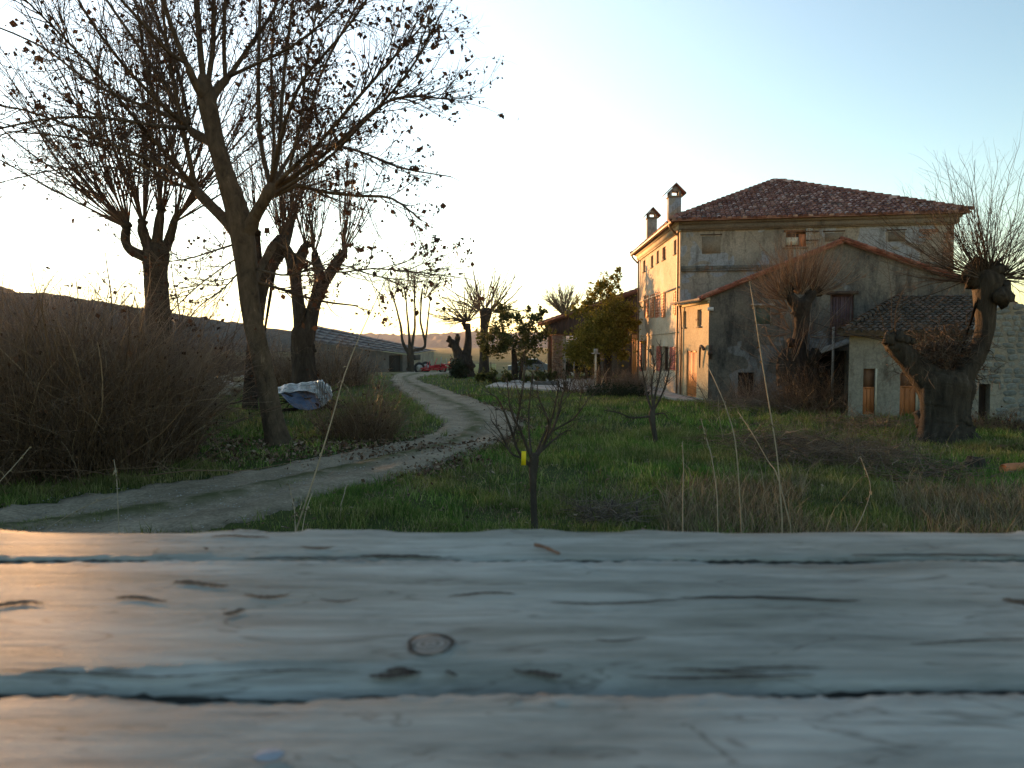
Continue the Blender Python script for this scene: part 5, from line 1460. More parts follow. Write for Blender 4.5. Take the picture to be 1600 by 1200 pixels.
def drape(name, top, bot, m, seed, fold, nu=110, nv=60, D0=26.2, D1=25.2, freq=9):
    """cloth hanging from a ridge line down to its hem, with long folds; lines given as photograph points"""
    r = np.random.default_rng(seed)
    tp_ = smooth_path([tuple(P(*q, D0)) for q in top], nu); bt_ = smooth_path([tuple(P(*q, D1)) for q in bot], nu)
    v = np.linspace(0, 1, nv)[None, :, None]
    g_ = tp_[:, None] * (1 - v) + bt_[:, None] * v
    u, vv = np.meshgrid(np.linspace(0, 1, nu), np.linspace(0, 1, nv), indexing='ij')
    d = np.zeros((nu, nv))
    for k in range(12):
        f = freq * r.uniform(.5, 2.2); ph = r.uniform(0, 6); sl = r.uniform(-2.5, 2.5)
        d += (1 - np.abs(np.sin(f * u + sl * vv + ph)) ** .8) * r.uniform(.3, 1) / (1 + .2 * k)
    for k in range(8):
        f = r.uniform(4, 14); ph = r.uniform(0, 6); sl = r.uniform(-9, 9)
        d += .35 * (1 - np.abs(np.sin(f * vv + sl * u + ph))) * r.uniform(.3, 1)
    g_ = g_ + fold * (d - d.mean())[..., None] * np.array([.1, -.8, .5])
    g_[..., 2] = np.maximum(g_[..., 2], ground_h(g_[..., 0], g_[..., 1]) + .02)
    i, j = np.meshgrid(np.arange(nu - 1), np.arange(nv - 1), indexing='ij'); q = (i * nv + j).ravel()
    b = MB(); b.add(g_.reshape(-1, 3), np.stack([q, q + nv, q + nv + 1, q + 1], -1))
    o = b.build(name, m, tp, smooth=True)
    md = o.modifiers.new('thickness', 'SOLIDIFY'); md.thickness = .008
drape('blue_sheet', [(436, 612), (455, 609), (480, 610), (498, 614)], [(446, 624), (460, 637), (482, 641), (500, 637)], m_blu, 5, .045, freq=6)
drape('silver_sheet', [(434, 604), (455, 600), (478, 597), (505, 594)], [(435, 615), (456, 612), (480, 612), (500, 616)], m_sil, 3, .07, D0=26.6, D1=25.9, freq=8)
drape('silver_sheet', [(492, 597), (502, 596), (511, 600), (517, 606)], [(495, 637), (503, 636), (511, 630), (520, 620)], m_sil, 9, .10, D0=26.4, D1=25.5, freq=12)
b = MB()                                             # the heap of sticks underneath
n_ = 60; st = np.stack([ct.x + rng.uniform(-.75, .8, n_), ct.y + rng.uniform(.2, 1.4, n_), np.zeros(n_)], 1); st[:, 2] = ground_h(st[:, 0], st[:, 1]) + rng.uniform(.03, .6, n_)
b.tubes(*grow(st, rng.standard_normal((n_, 3)) * [1, .4, .15], .7, .03, 4, .05, tip=.8), 6)
b.build('stick', M_DARKBARK, tp, kind='stuff')
# white and pink rubble heap farther left
cd = on_ground(360, 34.0)
dp = thing('debris_pile', cd, 'heap of pale rubble sacks and boards left of the leaning trunk', 'debris')
for k in range(26):
    x = cd.x + rng.uniform(-1.1, 1.0); y = cd.y + rng.uniform(-.5, .5); s_ = rng.uniform(.14, .3)
    b = MB(); v = []
    f = [[0, 1, 2, 3], [4, 7, 6, 5], [0, 4, 5, 1], [1, 5, 6, 2], [2, 6, 7, 3], [3, 7, 4, 0]]
    z0 = gz(x, y) + rng.uniform(0, .8)
    for (a, c_, e) in ((-1, -1, 0), (-1, 1, 0), (1, 1, 0), (1, -1, 0), (-1, -1, 1), (-1, 1, 1), (1, 1, 1), (1, -1, 1)):
        v.append((x + a * s_ * rng.uniform(.8, 1.6), y + c_ * s_ * rng.uniform(.7, 1.2), z0 + e * s_ * rng.uniform(.5, 1.0)))
    b.add(v, f); b.build('rubble_sack', [M_PALE, M_STONE, M_BRICK, M_CONC][k % 4], dp)
for k in range(4):
    a = Vector((cd.x - .9 + .3 * k, cd.y - .55 + .1 * k, gz(cd.x, cd.y) + .3 + .25 * k)); b = MB(); b.bar(a, a + Vector((rng.uniform(1.0, 1.7), rng.uniform(-.2, .2), rng.uniform(-.1, .2))), .16, .03); b.build('board', M_GREYWOOD if k % 2 else M_PALE, dp)

# red hay machine by the long shed
cm = on_ground(676, 84)
fmch = thing('farm_machine', cm, 'red farm machine with dark wheels parked at the far end of the lane', 'farm machine')
m_red = simple('machine_red', (.36, .022, .028), .45, .2, 3, .5)
m_tyre = simple('tyre_rubber', (.02, .02, .02), .85, .3, 6)
m_rim = simple('rim_grey', (.28, .28, .26), .6, .2, 5)
def wheel(c, r, w, parent, ax=Vector((.35, -.93, 0))):
    ax = ax.normalized(); up = Vector((0, 0, 1)); sd = ax.cross(up)
    b = MB(); n = 20; pts = np.array([c + (sd * math.cos(t) + up * math.sin(t)) * r * .8 for t in np.linspace(0, 2 * math.pi, n)])
    b.tubes([pts], [np.full(n, r * .22)], 7); o = b.build('wheel', m_tyre, parent, smooth=True)
    h = MB(); h.tubes([np.array([c - ax * w * .4, c + ax * w * .4])], [np.array([r * .58, r * .58])], 14, cap=True); h.build('rim', m_rim, o)
w0 = cm + Vector((-1.45, -.2, .55)); wheel(w0, .62, .3, fmch); wheel(cm + Vector((1.1, -.1, .42)), .45, .25, fmch); wheel(cm + Vector((-.9, 1.3, .6)), .62, .3, fmch)
o = cm
b = MB()
b.add([o + Vector(t) for t in ((-.5, -.2, .5), (1.5, -.2, .6), (1.5, .7, .6), (-.5, .7, .5), (-.3, -.3, .78), (1.1, -.3, 1.0), (1.3, .8, 1.0), (-.3, .8, .78))],
      [[0, 3, 2, 1], [4, 5, 6, 7], [0, 1, 5, 4], [1, 2, 6, 5], [2, 3, 7, 6], [3, 0, 4, 7]])
b.build('body', m_red, fmch)
for k in range(9):
    a = o + Vector((-1.2 + .42 * k, -.4 + .1 * (k % 3), .22 + .1 * (k % 2))); b = MB(); b.bar(a, a + Vector((.45 - .2 * (k % 3), .1, .55 + .5 * (k % 4) * .5)), .07, .07); b.build('tine_arm', m_red, fmch)
for zz, x0, x1 in ((.5, -1.3, 2.6), (.85, .2, 2.9), (.3, -1.0, 1.2)):
    b = MB(); b.bar(o + Vector((x0, -.35, zz)), o + Vector((x1, -.3, zz + .12)), .12, .12); b.build('frame_bar', m_red, fmch)
b = MB(); b.bar(o + Vector((.9, -.5, .8)), o + Vector((1.0, -.5, 1.75)), .09, .09); b.build('lever', m_rim, fmch)
b = MB(); b.bar(o + Vector((1.6, -.45, .8)), o + Vector((1.5, -.45, 1.6)), .06, .06); b.build('lever', m_rim, fmch)

# yard things
cw = on_ground(752, 66)
lw = Wall((on_ground(734, 66).x, 66), (on_ground(775, 66).x, 66.4), (0, -1)); b = MB(); lw.box(b, 0, lw.L, -.3, 0, -.5, P(750, 569, 66).z)
tag(settle(b.build('low_wall', simple('pale_yellow_wall', (.42, .40, .20), .95, .2, 3))), 'low pale yellow wall beyond the yard beside the forked stump', 'wall')
for k, (px, lab) in enumerate(((735, 'thin dark fence post at the left end of the pale low wall'), (767, 'thin dark fence post at the right end of the pale low wall'))):
    c = on_ground(px, 62); b = MB(); b.bar(c - Vector((0, 0, .2)), Vector((c.x, c.y, P(px, 566, 62).z)), .07, .07)
    tag(settle(b.build('fence_post', M_DARKWOOD)), lab, 'post', 'thin posts by the pale wall')
c = on_ground(931, 40); t = thing('garden_post', c, 'pale post carrying a small box in front of the yellow green conifer', 'post')
b = MB(); zt = P(930, 553, 40).z; b.bar(c - Vector((0, 0, .2)), Vector((c.x, c.y, zt)), .09, .09); b.build('post', M_PALE, t)
b = MB(); b.obox((c.x - .2, c.y - .15, zt), (.4, 0, 0), (0, .3, 0), (0, 0, .05)); b.obox((c.x - .1, c.y - .1, zt + .05), (.2, 0, 0), (0, .2, 0), (0, 0, .22)); b.build('box', M_GREYWOOD, t)
c = on_ground(890, 48); t = thing('trestle_table', c, 'pale wooden trestle with two rails beside the brick pillar', 'trestle')
for py in (554, 561):
    b = MB(); b.bar(P(881, py, 48), P(899, py - 1, 48), .12, .05); b.build('rail', M_PALE, t)
for px in (883, 897):
    q = on_ground(px, 48); b = MB(); b.bar(q, Vector((q.x, q.y, P(px, 556, 48).z)), .06, .06); b.build('leg', M_GREYWOOD, t)
# pale parked car half hidden beyond the evergreen
c = on_ground(826, 74)
t = thing('parked_car', c, 'pale car parked far beyond the evergreen tree, partly hidden by leaves', 'car')
m_car = simple('car_paint', (.13, .14, .15), .3, .05, 3, .5)
prof = [(-2.0, .35), (-2.0, .75), (-1.25, .88), (-.65, 1.4), (.85, 1.42), (1.6, .95), (2.05, .85), (2.05, .35)]
b = MB()
for (p0, p1) in zip(prof, prof[1:] + prof[:1]):
    b.quad((c.x + p0[0], c.y - .8, c.z + p0[1]), (c.x + p1[0], c.y - .8, c.z + p1[1]), (c.x + p1[0], c.y + .8, c.z + p1[1]), (c.x + p0[0], c.y + .8, c.z + p0[1]))
for yy in (-.8, .8): b.add([(c.x + p[0], c.y + yy, c.z + p[1]) for p in prof], [list(range(8))])
b.build('body', m_car, t)
b = MB(); b.add([(c.x + q[0], c.y - .81, c.z + q[1]) for q in ((-1.05, .92), (-.55, 1.33), (.8, 1.35), (1.35, .95))], [[0, 1, 2, 3]]); b.build('window', M_GLASS, t)
for xx in (-1.2, 1.25): wheel(c + Vector((xx, -.72, .32)), .33, .2, t, Vector((0, -1, 0)))
# edging stones of the yard
k = 0
for px, py, lab in ((801, 590, 'pale boulder at the left corner of the concrete yard'), (1153, 633, 'flat white stone on the grass by the annex wall'), (1199, 628, 'small white stone below the annex wall beside the sticks'), (890, 586, 'pale stone block beside the foot of the brick pillar'), (1040, 619, 'pale stone on the ground before the annex door')):
    p = G(px, py); r_ = p.y / FPX * 9; b = MB()
    v = []
    for zz, rr in ((-.05, 1), (.25, 1.05), (.5, .6)):
        for q in range(8): v.append((p.x + math.cos(q * .785) * r_ * rr * rng.uniform(.85, 1.1), p.y + math.sin(q * .785) * r_ * .7 * rr, p.z + zz * r_ * 1.0))
    b.add(v, [[r0 * 8 + q, r0 * 8 + (q + 1) % 8, r0 * 8 + 8 + (q + 1) % 8, r0 * 8 + 8 + q] for r0 in (0, 1) for q in range(8)])
    b.add(v[16:], [[0, 1, 2, 3, 4, 5, 6, 7]])
    tag(settle(b.build('field_stone', M_PALE, smooth=True)), lab, 'stone', 'pale stones about the yard')
# kerb wall in the yard
a, e_ = G(832, 603), G(872, 604); b = MB(); b.bar(a + Vector((0, 0, .12)), e_ + Vector((0, 0, .12)), .3, .3); tag(settle(b.build('yard_trough', M_GREYWALL)), 'low dark trough on the concrete yard', 'trough')
# orange timber and pale board at the right edge
a = G(1567, 741, .09); e_ = G(1660, 734, .10); b = MB(); pts = np.linspace(a, e_, 10); b.tubes([pts], [np.array([.085, .10, .10, .085, .10, .11, .11, .10, .10, .1])], 9, cap=True)
tag(settle(b.build('felled_log', simple('fresh_wood', (.42, .15, .06), .8, .35, 6, .2, stretch=(.4, 1, 1)), smooth=True)), 'reddish brown felled log lying on the grass at the right edge', 'log')
a = G(1562, 702, .05); e_ = G(1680, 690, .09); b = MB(); b.bar(a, e_, .16, .06); tag(settle(b.build('plank_board', M_BROWNWOOD)), 'brown board lying on the ground beneath the stone outbuilding', 'board')
p = G(1524, 731); b = MB(); pts = np.array([[p.x, p.y, p.z - .1], [p.x, p.y, p.z + .12], [p.x + .01, p.y, p.z + .2]]); b.tubes([pts], [np.array([.2, .17, .14])], 11, cap=True)
tag(settle(b.build('tree_stump', M_POLLARDBARK, smooth=True)), 'low sawn stump in the grass right of the gnarled tree', 'stump')
# dark burrow and short stakes near the fruit tree
for px, py, h_, lab in ((955, 803, 22, 'short dark stake standing left beside the pruned twigs'), (994, 815, 24, 'short dark stake standing right of the pruned twigs')):
    p = G(px, py); b = MB(); b.bar(p - Vector((0, 0, .1)), p + Vector((.01, 0, h_ * p.y / FPX)), .03, .03); tag(settle(b.build('wooden_stake', M_DARKWOOD)), lab, 'stake', 'stakes in the grass')

# ---- tall dry stalks on the bank just beyond the table
def stalk(label, path, D, w=3.0, leaf=None):
    w *= .68
    pts, r = px_limb([(q[0], q[1], w * (1 - .55 * i / (len(path) - 1)), .25 * i) for i, q in enumerate(path)], D, 22)
    g_ = np.array(on_ground(path[0][0], D)); pts[0][2] = min(pts[0][2], g_[2])
    t = thing('dry_stalk', tuple(pts[0]), label, 'stalk', 'tall dry stalks beyond the table')
    b = MB(); b.tubes(pts[None], r[None], 6); b.build('stem', M_STRAW, t, smooth=True)
    lb = MB(); k = 14 if leaf else 5
    ss = sample(pts[None], r[None], k, .5, 1)[0]; leaf_cards(lb, ss, .024)
    if leaf:
        for q in leaf:
            c = np.array(P(*q, D + .3)); g = grow(np.repeat(c[None], 3, 0), rng.standard_normal((3, 3)) + [0, 0, .3], .09, .004, 5, .2, (0, 0, -.3), .3); lb.tubes(*g, 4)
    lb.build('seed_head', M_DRYGRASS, t, kind='stuff')
stalk('longest dry reed leaning right across the lane bend', [(455, 850), (490, 748), (520, 650), (537, 590), (560, 530), (605, 432)], 5.0, 4.2, [(535, 600), (541, 606)])
stalk('pale stalk rising across the annex wall left of the reddish pollard', [(1224, 840), (1215, 720), (1203, 640), (1190, 560), (1178, 480), (1171, 440)], 5.2, 3.6, [(1207, 665)])
stalk('pale stalk leaning left below the annex corner', [(1160, 840), (1150, 700), (1137, 645), (1120, 602), (1104, 568)], 5.4, 3.2)
stalk('bent stalk with feathery head in front of the smaller fruit tree', [(1122, 840), (1120, 770), (1112, 715), (1105, 690), (1095, 654)], 5.3, 3.0, [(1103, 680)])
stalk('stalk leaning steeply left before the brushwood heap', [(1240, 840), (1215, 745), (1200, 720), (1176, 678), (1153, 643)], 5.6, 3.0)
stalk('straight upright stalk right of the grass, the leftmost of the right-hand group', [(1067, 845), (1067, 780), (1068, 730), (1066, 690)], 5.2, 3.4)
stalk('short stalk with drooping head right of the leaning reed', [(1330, 840), (1350, 800), (1360, 760), (1345, 715)], 5.8, 2.6, [(1350, 745)])
stalk('pale grass stalk at the far left edge beside the lane', [(-40, 800), (0, 752), (22, 728), (46, 700)], 5.4, 2.4)
stalk('upright feathery stalk at the left in front of the lane', [(186, 840), (184, 780), (182, 745), (178, 718)], 5.6, 2.6, [(182, 745)])
stalk('thin stalk lying over toward the right at the lower left', [(60, 835), (95, 812), (140, 788), (178, 775)], 5.0, 2.4)
stalk('short broken stalk with curled brown leaf just above the table edge', [(462, 845), (461, 815), (459, 790), (452, 757)], 4.6, 3.2, [(463, 800), (468, 797)])
stalk('short pale stalk beside the broken one above the table edge', [(470, 845), (476, 808), (482, 786), (488, 770)], 4.6, 2.4)
stalk('dark curled weed standing at the lane edge', [(532, 790), (538, 772), (540, 762), (544, 756)], 9.8, 3.0)

# ================================================================== GRASS
def blades(b, x, y, h, w, lean=.35):
    n = len(x); z = ground_h(x, y)
    a = rng.random(n) * 6.283; dx, dy = np.cos(a), np.sin(a)
    lx, ly = rng.standard_normal(n) * lean * h, rng.standard_normal(n) * lean * h
    p0 = np.stack([x - dx * w / 2, y - dy * w / 2, z - .01], 1); p1 = np.stack([x + dx * w / 2, y + dy * w / 2, z - .01], 1)
    m0 = np.stack([x + lx * .35 - dx * w * .35, y + ly * .35 - dy * w * .35, z + h * .6], 1); m1 = np.stack([x + lx * .35 + dx * w * .35, y + ly * .35 + dy * w * .35, z + h * .6], 1)
    tp_ = np.stack([x + lx, y + ly, z + h], 1)
    v = np.stack([p0, p1, m1, m0, tp_], 1).reshape(-1, 3); q = np.arange(n)[:, None] * 5
    b.add(v, q + np.array([[0, 1, 2, 3]])); b.f.append(q + np.array([[3, 2, 4]]) + (b.n - len(v)))
def vnoise(x, y, s_, seed):
    r = np.random.default_rng(seed); o = np.zeros_like(x)
    for k in range(6):
        a = r.uniform(0, 6.28); f = s_ * r.uniform(.6, 1.8); o += np.sin((x * math.cos(a) + y * math.sin(a)) * f + r.uniform(0, 6.28)) / 6 ** .5
    return o
HOUSE_POLY = [tuple(t) for t in (SW, AW, AE, SE, NE, NW)]
def scatter(n, y0, y1, xf0=-.72, xf1=.72):
    y = np.sqrt(rng.uniform(y0 ** 2, y1 ** 2, n)); x = rng.uniform(xf0, xf1, n) * y
    jx = x + .20 * rng.standard_normal(n)
    keep = ~inpoly(jx, y + .18 * rng.standard_normal(n), LANE) & ~inpoly(x, y, COURT) & ~inpoly(x, y, HOUSE_POLY)
    return x[keep], y[keep]
gb = MB()
for (n, y0, y1, h, w) in ((60000, 4.2, 8, .10, .008), (170000, 8, 13, .065, .009), (150000, 13, 20, .08, .013), (110000, 20, 34, .10, .022), (26000, 34, 58, .11, .05)):
    x, y = scatter(n, y0, y1)
    d = .8 * vnoise(x, y, .55, 1) + .6 * vnoise(x, y, 1.9, 2) + .8 * vnoise(x, y, 5.0, 12)
    pxx = 800 + x / y * FPX
    # leaf-strewn bare earth under the trees on the left bank, brown rough ground on the right
    bare = (pxx < 640) & (y > 14.6) & (y < 26)
    brown = (pxx > 1060) & (y < 12.2)
    k = rng.random(len(x)) < np.clip(.62 + .45 * d, .22, 1) * np.where(bare, .2, 1) * np.where(brown, .45, 1)
    x, y, d = x[k], y[k], d[k]
    blades(gb, x, y, h * np.clip(rng.lognormal(0, .35, len(x)) * (1 + .4 * d), .3, 2.6), w)
# blades in the middle of the lane
mid = (near_e + far_e) / 2
NM = 24000; i = rng.integers(4, 70, NM); f = rng.random(NM)
mx = mid[i, 0] * (1 - f) + mid[i + 1, 0] * f + .16 * rng.standard_normal(NM); my = mid[i, 1] * (1 - f) + mid[i + 1, 1] * f + .16 * rng.standard_normal(NM)
k = vnoise(mx, my, 1.6, 5) + .5 * vnoise(mx, my, 5, 15) > .0
blades(gb, mx[k], my[k], .045 * rng.lognormal(0, .3, k.sum()), .009)
# thicker tufts
cx, cy = scatter(900, 8, 26); nb = rng.integers(12, 40, len(cx))
ux, uy = np.repeat(cx, nb), np.repeat(cy, nb); ux = ux + .09 * rng.standard_normal(len(ux)); uy = uy + .09 * rng.standard_normal(len(uy))
blades(gb, ux, uy, .15 * rng.lognormal(0, .35, len(ux)), .010 + .0005 * uy, .5)
gb.build('grass', M_GRASS, kind='stuff')
db = MB()
def dry(n, x0, x1, y0, y1, h, w, thr, seed, lean=.55):
    px = rng.uniform(x0, x1, n); y = rng.uniform(y0, y1, n); x = (px - 800) / FPX * y
    k = vnoise(x, y, 1.5, seed) > thr; k &= ~inpoly(x, y, LANE)
    blades(db, x[k], y[k], h * rng.lognormal(0, .4, k.sum()), w, lean)
dry(9000, 1040, 1640, 8.6, 12.0, .20, .010, -.2, 3)
dry(5200, 1050, 1640, 5.6, 8.6, .20, .008, -.1, 4, .7)
dry(1800, 620, 1060, 8.4, 12.0, .16, .009, .35, 6)
dry(900, 560, 1060, 5.5, 8.4, .15, .007, .45, 7)
dry(1600, 1060, 1400, 12, 17, .2, .012, .3, 8)
dry(900, 100, 560, 12.6, 16, .10, .012, .4, 9)
dry(9000, 560, 1640, 8.2, 16, .07, .010, -.4, 19, .9)
dry(7000, 700, 1640, 16, 34, .08, .018, -.2, 20, .9)
db.build('dry_grass', M_DRYGRASS, kind='stuff')

# fallen leaves: along the lane bend, under the plane tree
fb = MB()
def litter(n, cx, cy, sx, sy, size, rot=0.0):
    a, c = rng.standard_normal(n) * sx, rng.standard_normal(n) * sy
    x = cx + a * math.cos(rot) - c * math.sin(rot); y = cy + a * math.sin(rot) + c * math.cos(rot)
    z = ground_h(x, y) + rng.uniform(.025, .07, n)
    d = nrm(np.stack([rng.standard_normal(n), rng.standard_normal(n), .45 * rng.standard_normal(n)], 1)); s_ = nrm(np.cross(d, np.array([0, 0, 1.0]) + .5 * rng.standard_normal((n, 3))))
    p = np.stack([x, y, z], 1); L = size * rng.uniform(.6, 1.4, (n, 1))
    v = np.stack([p - d * L / 2, p + s_ * L * .32, p + d * L / 2 + [0, 0, .02], p - s_ * L * .3 + [0, 0, .015]], 1)
    fb.add(v.reshape(-1, 3), np.arange(n)[:, None] * 4 + np.array([[0, 1, 2, 3]]))
for f in np.linspace(0, 1, 9):
    i_ = int(52 + f * 52); q = near_e[i_]; litter(int(210 * (1 - .4 * f)), q[0] + .05, q[1] - .2, .5, .3, .085, math.atan2(*(near_e[i_ + 1] - near_e[i_])[1::-1]))
q = on_ground(440, 17.2); litter(1900, q.x, q.y, 2.4, 1.3, .10)
q = on_ground(330, 15.6); litter(500, q.x, q.y, 1.6, .7, .09)
q = on_ground(560, 16.6); litter(500, q.x, q.y, 1.4, .7, .09)
x, y = scatter(5200, 8.2, 28); z = ground_h(x, y)
for x_, y_ in zip(x[:700], y[:700]): pass
n_ = len(x); d = nrm(rng.standard_normal((n_, 3)) * [1, 1, .4]); s_ = nrm(np.cross(d, [0, 0, 1.0])); p = np.stack([x, y, z + .06], 1); L = .07 * rng.uniform(.6, 1.4, (n_, 1))
fb.add(np.stack([p - d * L / 2, p + s_ * L * .3, p + d * L / 2, p - s_ * L * .3], 1).reshape(-1, 3), np.arange(n_)[:, None] * 4 + np.array([[0, 1, 2, 3]]))
fb.build('fallen_leaves', M_LITTER, kind='stuff')

# gravel and small stones on the lane
sb = MB(); n = 3200
i = rng.integers(4, 120, n); f = rng.random((n, 1)); u = rng.random((n, 1))
q = (near_e[i] * (1 - f) + near_e[i + 1] * f) * (1 - u) + (far_e[i] * (1 - f) + far_e[i + 1] * f) * u
r_ = rng.uniform(.006, .018, n)
q[:, 2] = ground_h(q[:, 0], q[:, 1]) + .03 + .0009 * q[:, 1]
oct_ = np.array([[1, 0, 0], [0, 1, 0], [-1, 0, 0], [0, -1, 0], [0, 0, .8]])
v = q[:, None] + oct_[None] * r_[:, None, None] * rng.uniform(.7, 1.3, (n, 5, 1))
for fc in ([0, 1, 4], [1, 2, 4], [2, 3, 4], [3, 0, 4]):
    pass
sb.add(v.reshape(-1, 3), (np.arange(n)[:, None, None] * 5 + np.array([[[0, 1, 4], [1, 2, 4], [2, 3, 4], [3, 0, 4]]])).reshape(-1, 3))
sb.build('gravel', isl('gravel_stone', [(0, (.13, .12, .10)), (.6, (.24, .225, .19)), (1, (.36, .34, .30))], .95), kind='stuff')

# ================================================================== THE TABLE
ZT = H - .100
def dist_at(py):
    d = ray(800, py); return (ZT - H) / d.z
M_TABLE, nt, bs, _ = new_mat('weathered_wood')
tc = nt.nodes.new('ShaderNodeTexCoord')
mp = nt.nodes.new('ShaderNodeMapping'); mp.inputs['Scale'].default_value = (2.2, 9.0, 9.0)
oi = nt.nodes.new('ShaderNodeObjectInfo')
ofs = nt.nodes.new('ShaderNodeVectorMath'); ofs.operation = 'SCALE'; ofs.inputs[0].default_value = (7.3, 3.1, 5.7)
nt.links.new(oi.outputs['Random'], ofs.inputs['Scale'])
add = nt.nodes.new('ShaderNodeVectorMath'); add.operation = 'ADD'
nt.links.new(tc.outputs['Object'], add.inputs[0]); nt.links.new(ofs.outputs[0], add.inputs[1])
nt.links.new(add.outputs[0], mp.inputs['Vector'])
def tn(scale, detail, rough, dist=0.0, vec=mp):
    n_ = nt.nodes.new('ShaderNodeTexNoise'); n_.inputs['Scale'].default_value = scale; n_.inputs['Detail'].default_value = detail
    n_.inputs['Roughness'].default_value = rough; n_.inputs['Distortion'].default_value = dist
    nt.links.new(vec.outputs[0], n_.inputs['Vector']); return n_.outputs['Fac']
g1 = tn(9, 8, .72, .6); g2 = tn(2.2, 4, .6, .8)
mp2 = nt.nodes.new('ShaderNodeMapping'); mp2.inputs['Scale'].default_value = (3.0, 70.0, 70.0); nt.links.new(add.outputs[0], mp2.inputs['Vector'])
g3 = tn(4, 6, .7, .3, mp2)
c = ramp(nt, g2, [(.34, (.215, .218, .19)), (.5, (.285, .29, .262)), (.66, (.36, .368, .34))])
c = mix(nt, 1.0, c, ramp(nt, g1, [(.3, .66), (.5, 1.0), (.7, 1.18)]), 'MULTIPLY')
c = mix(nt, 1.0, c, ramp(nt, g3, [(.32, .82), (.68, 1.12)]), 'MULTIPLY')
spot = tn(1.3, 5, .65, 1.0)
c = mix(nt, ramp(nt, spot, [(.64, 0.0), (.72, .65)]), c, (.115, .088, .066))
crk = tn(3.1, 3, .5, 1.5)
c = mix(nt, ramp(nt, crk, [(.488, 0.0), (.5, .55), (.512, 0.0)]), c, (.10, .09, .075))
nt.links.new(c, bs.inputs['Base Color'])
bs.inputs['Roughness'].default_value = .42
bs.inputs['Specular IOR Level'].default_value = .3
df = nt.nodes.new('ShaderNodeBsdfDiffuse'); nt.links.new(c, df.inputs['Color']); df.inputs['Roughness'].default_value = .6
mx_ = nt.nodes.new('ShaderNodeMixShader'); mx_.inputs[0].default_value = .09
out_ = [n_ for n_ in nt.nodes if n_.type == 'OUTPUT_MATERIAL'][0]
nt.links.new(df.outputs[0], mx_.inputs[1]); nt.links.new(bs.outputs[0], mx_.inputs[2]); nt.links.new(mx_.outputs[0], out_.inputs['Surface'])
hm = mix(nt, .5, g1, g3)
bp_ = bump(nt, bs, hm, .6, .004); nt.links.new(bp_.outputs[0], df.inputs['Normal'])
M_KNOT, ntk, bk, _ = new_mat('knot_wood')
tck = ntk.nodes.new('ShaderNodeTexCoord'); wv = ntk.nodes.new('ShaderNodeTexWave'); wv.wave_type = 'RINGS'; wv.rings_direction = 'Z'
wv.inputs['Scale'].default_value = 120; wv.inputs['Distortion'].default_value = 3; ntk.links.new(tck.outputs['Object'], wv.inputs['Vector'])
ntk.links.new(ramp(ntk, wv.outputs['Fac'], [(.2, (.13, .125, .11)), (.8, (.23, .225, .205))]), bk.inputs['Base Color']); bk.inputs['Roughness'].default_value = .9; bk.inputs['Specular IOR Level'].default_value = 0
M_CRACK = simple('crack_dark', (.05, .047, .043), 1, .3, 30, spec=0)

table = thing('picnic_table', (0.05, .1, gz(0, .1)), 'weathered grey wooden picnic table top of long planks filling the foreground', 'table')
yF, yS1, yS2 = dist_at(824.5), dist_at(873), dist_at(1076)
TX0, TX1 = -.95, 1.05
def plank(y0, y1, seed, chip0=0.0, chip1=0.0, thick=.042, rnd0=.0012, rnd1=.0009):
    """a plank running along x: rounded, worn, ragged long edges"""
    r = np.random.default_rng(seed)
    nx = 700; x = np.linspace(TX0, TX1, nx)
    def wav(sc, n=7):
        o = np.zeros(nx)
        for k in range(n):
            o += np.sin(x * sc * r.uniform(.5, 2.2) + r.uniform(0, 6.28)) / n ** .5
        return o
    def chips(amount, dens):
        o = np.zeros(nx)
        for k in range(dens):
            c_ = r.uniform(TX0, TX1) if k > 5 else r.uniform(-.25, .25); w = r.uniform(.006, .05); o += r.uniform(.3, 1) * np.exp(-((x - c_) / w) ** 4)
        return np.minimum(o, 1.3) * amount
    e0 = y0 + .0003 * wav(20) + .00018 * wav(160); e1 = y1 + .0003 * wav(20) + .00015 * wav(150)
    c0 = chips(chip0, 26); c1 = chips(chip1, 26)
    cup = .0012 * wav(4)
    prof_v = np.array([0, .006, .02, .06, .15, .3, .45, .6, .75, .87, .94, .975, .993, 1.0])
    # cross-section height below the top, rounded edges
    h = np.array([-rnd0, -.55 * rnd0, -.2 * rnd0, -.05 * rnd0, 0, 0, 0, 0, 0, 0, -.05 * rnd1, -.2 * rnd1, -.55 * rnd1, -rnd1])
    top = []
    for k, (v, hh) in enumerate(zip(prof_v, h)):
        yy = e0 + (e1 - e0) * v
        zz = ZT + hh + 0 * cup
        near = np.exp(-((yy - e0) / .0065) ** 2) * c0; far = np.exp(-((yy - e1) / .0065) ** 2) * c1
        zz = zz - near - far - .0001 * r.standard_normal(nx) * (0 if 2 < k < 11 else 3)
        top.append(np.stack([x, yy, zz], 1))
    bot = [np.stack([x, e1, np.full(nx, ZT - thick)], 1), np.stack([x, e0, np.full(nx, ZT - thick)], 1)]
    rows = np.stack(top + bot); k, n = rows.shape[:2]
    b = MB(); i, j = np.meshgrid(np.arange(k), np.arange(n - 1), indexing='ij'); i2 = (i + 1) % k
    b.add(rows.reshape(-1, 3), np.stack([i * n + j, i * n + j + 1, i2 * n + j + 1, i2 * n + j], -1).reshape(-1, 4))
    for e in (0, n - 1): b.add(rows[:, e], [list(range(k)) if e == 0 else list(range(k))[::-1]])
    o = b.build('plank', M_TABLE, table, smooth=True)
    o.data.materials.append(M_CRACK)          # darker colour down the joint faces
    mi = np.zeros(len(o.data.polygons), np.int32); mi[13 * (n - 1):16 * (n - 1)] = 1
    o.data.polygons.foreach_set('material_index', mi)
    return o
pf = plank(yS1 + .0010, yF, 11, .0006, .004, rnd1=.0035)
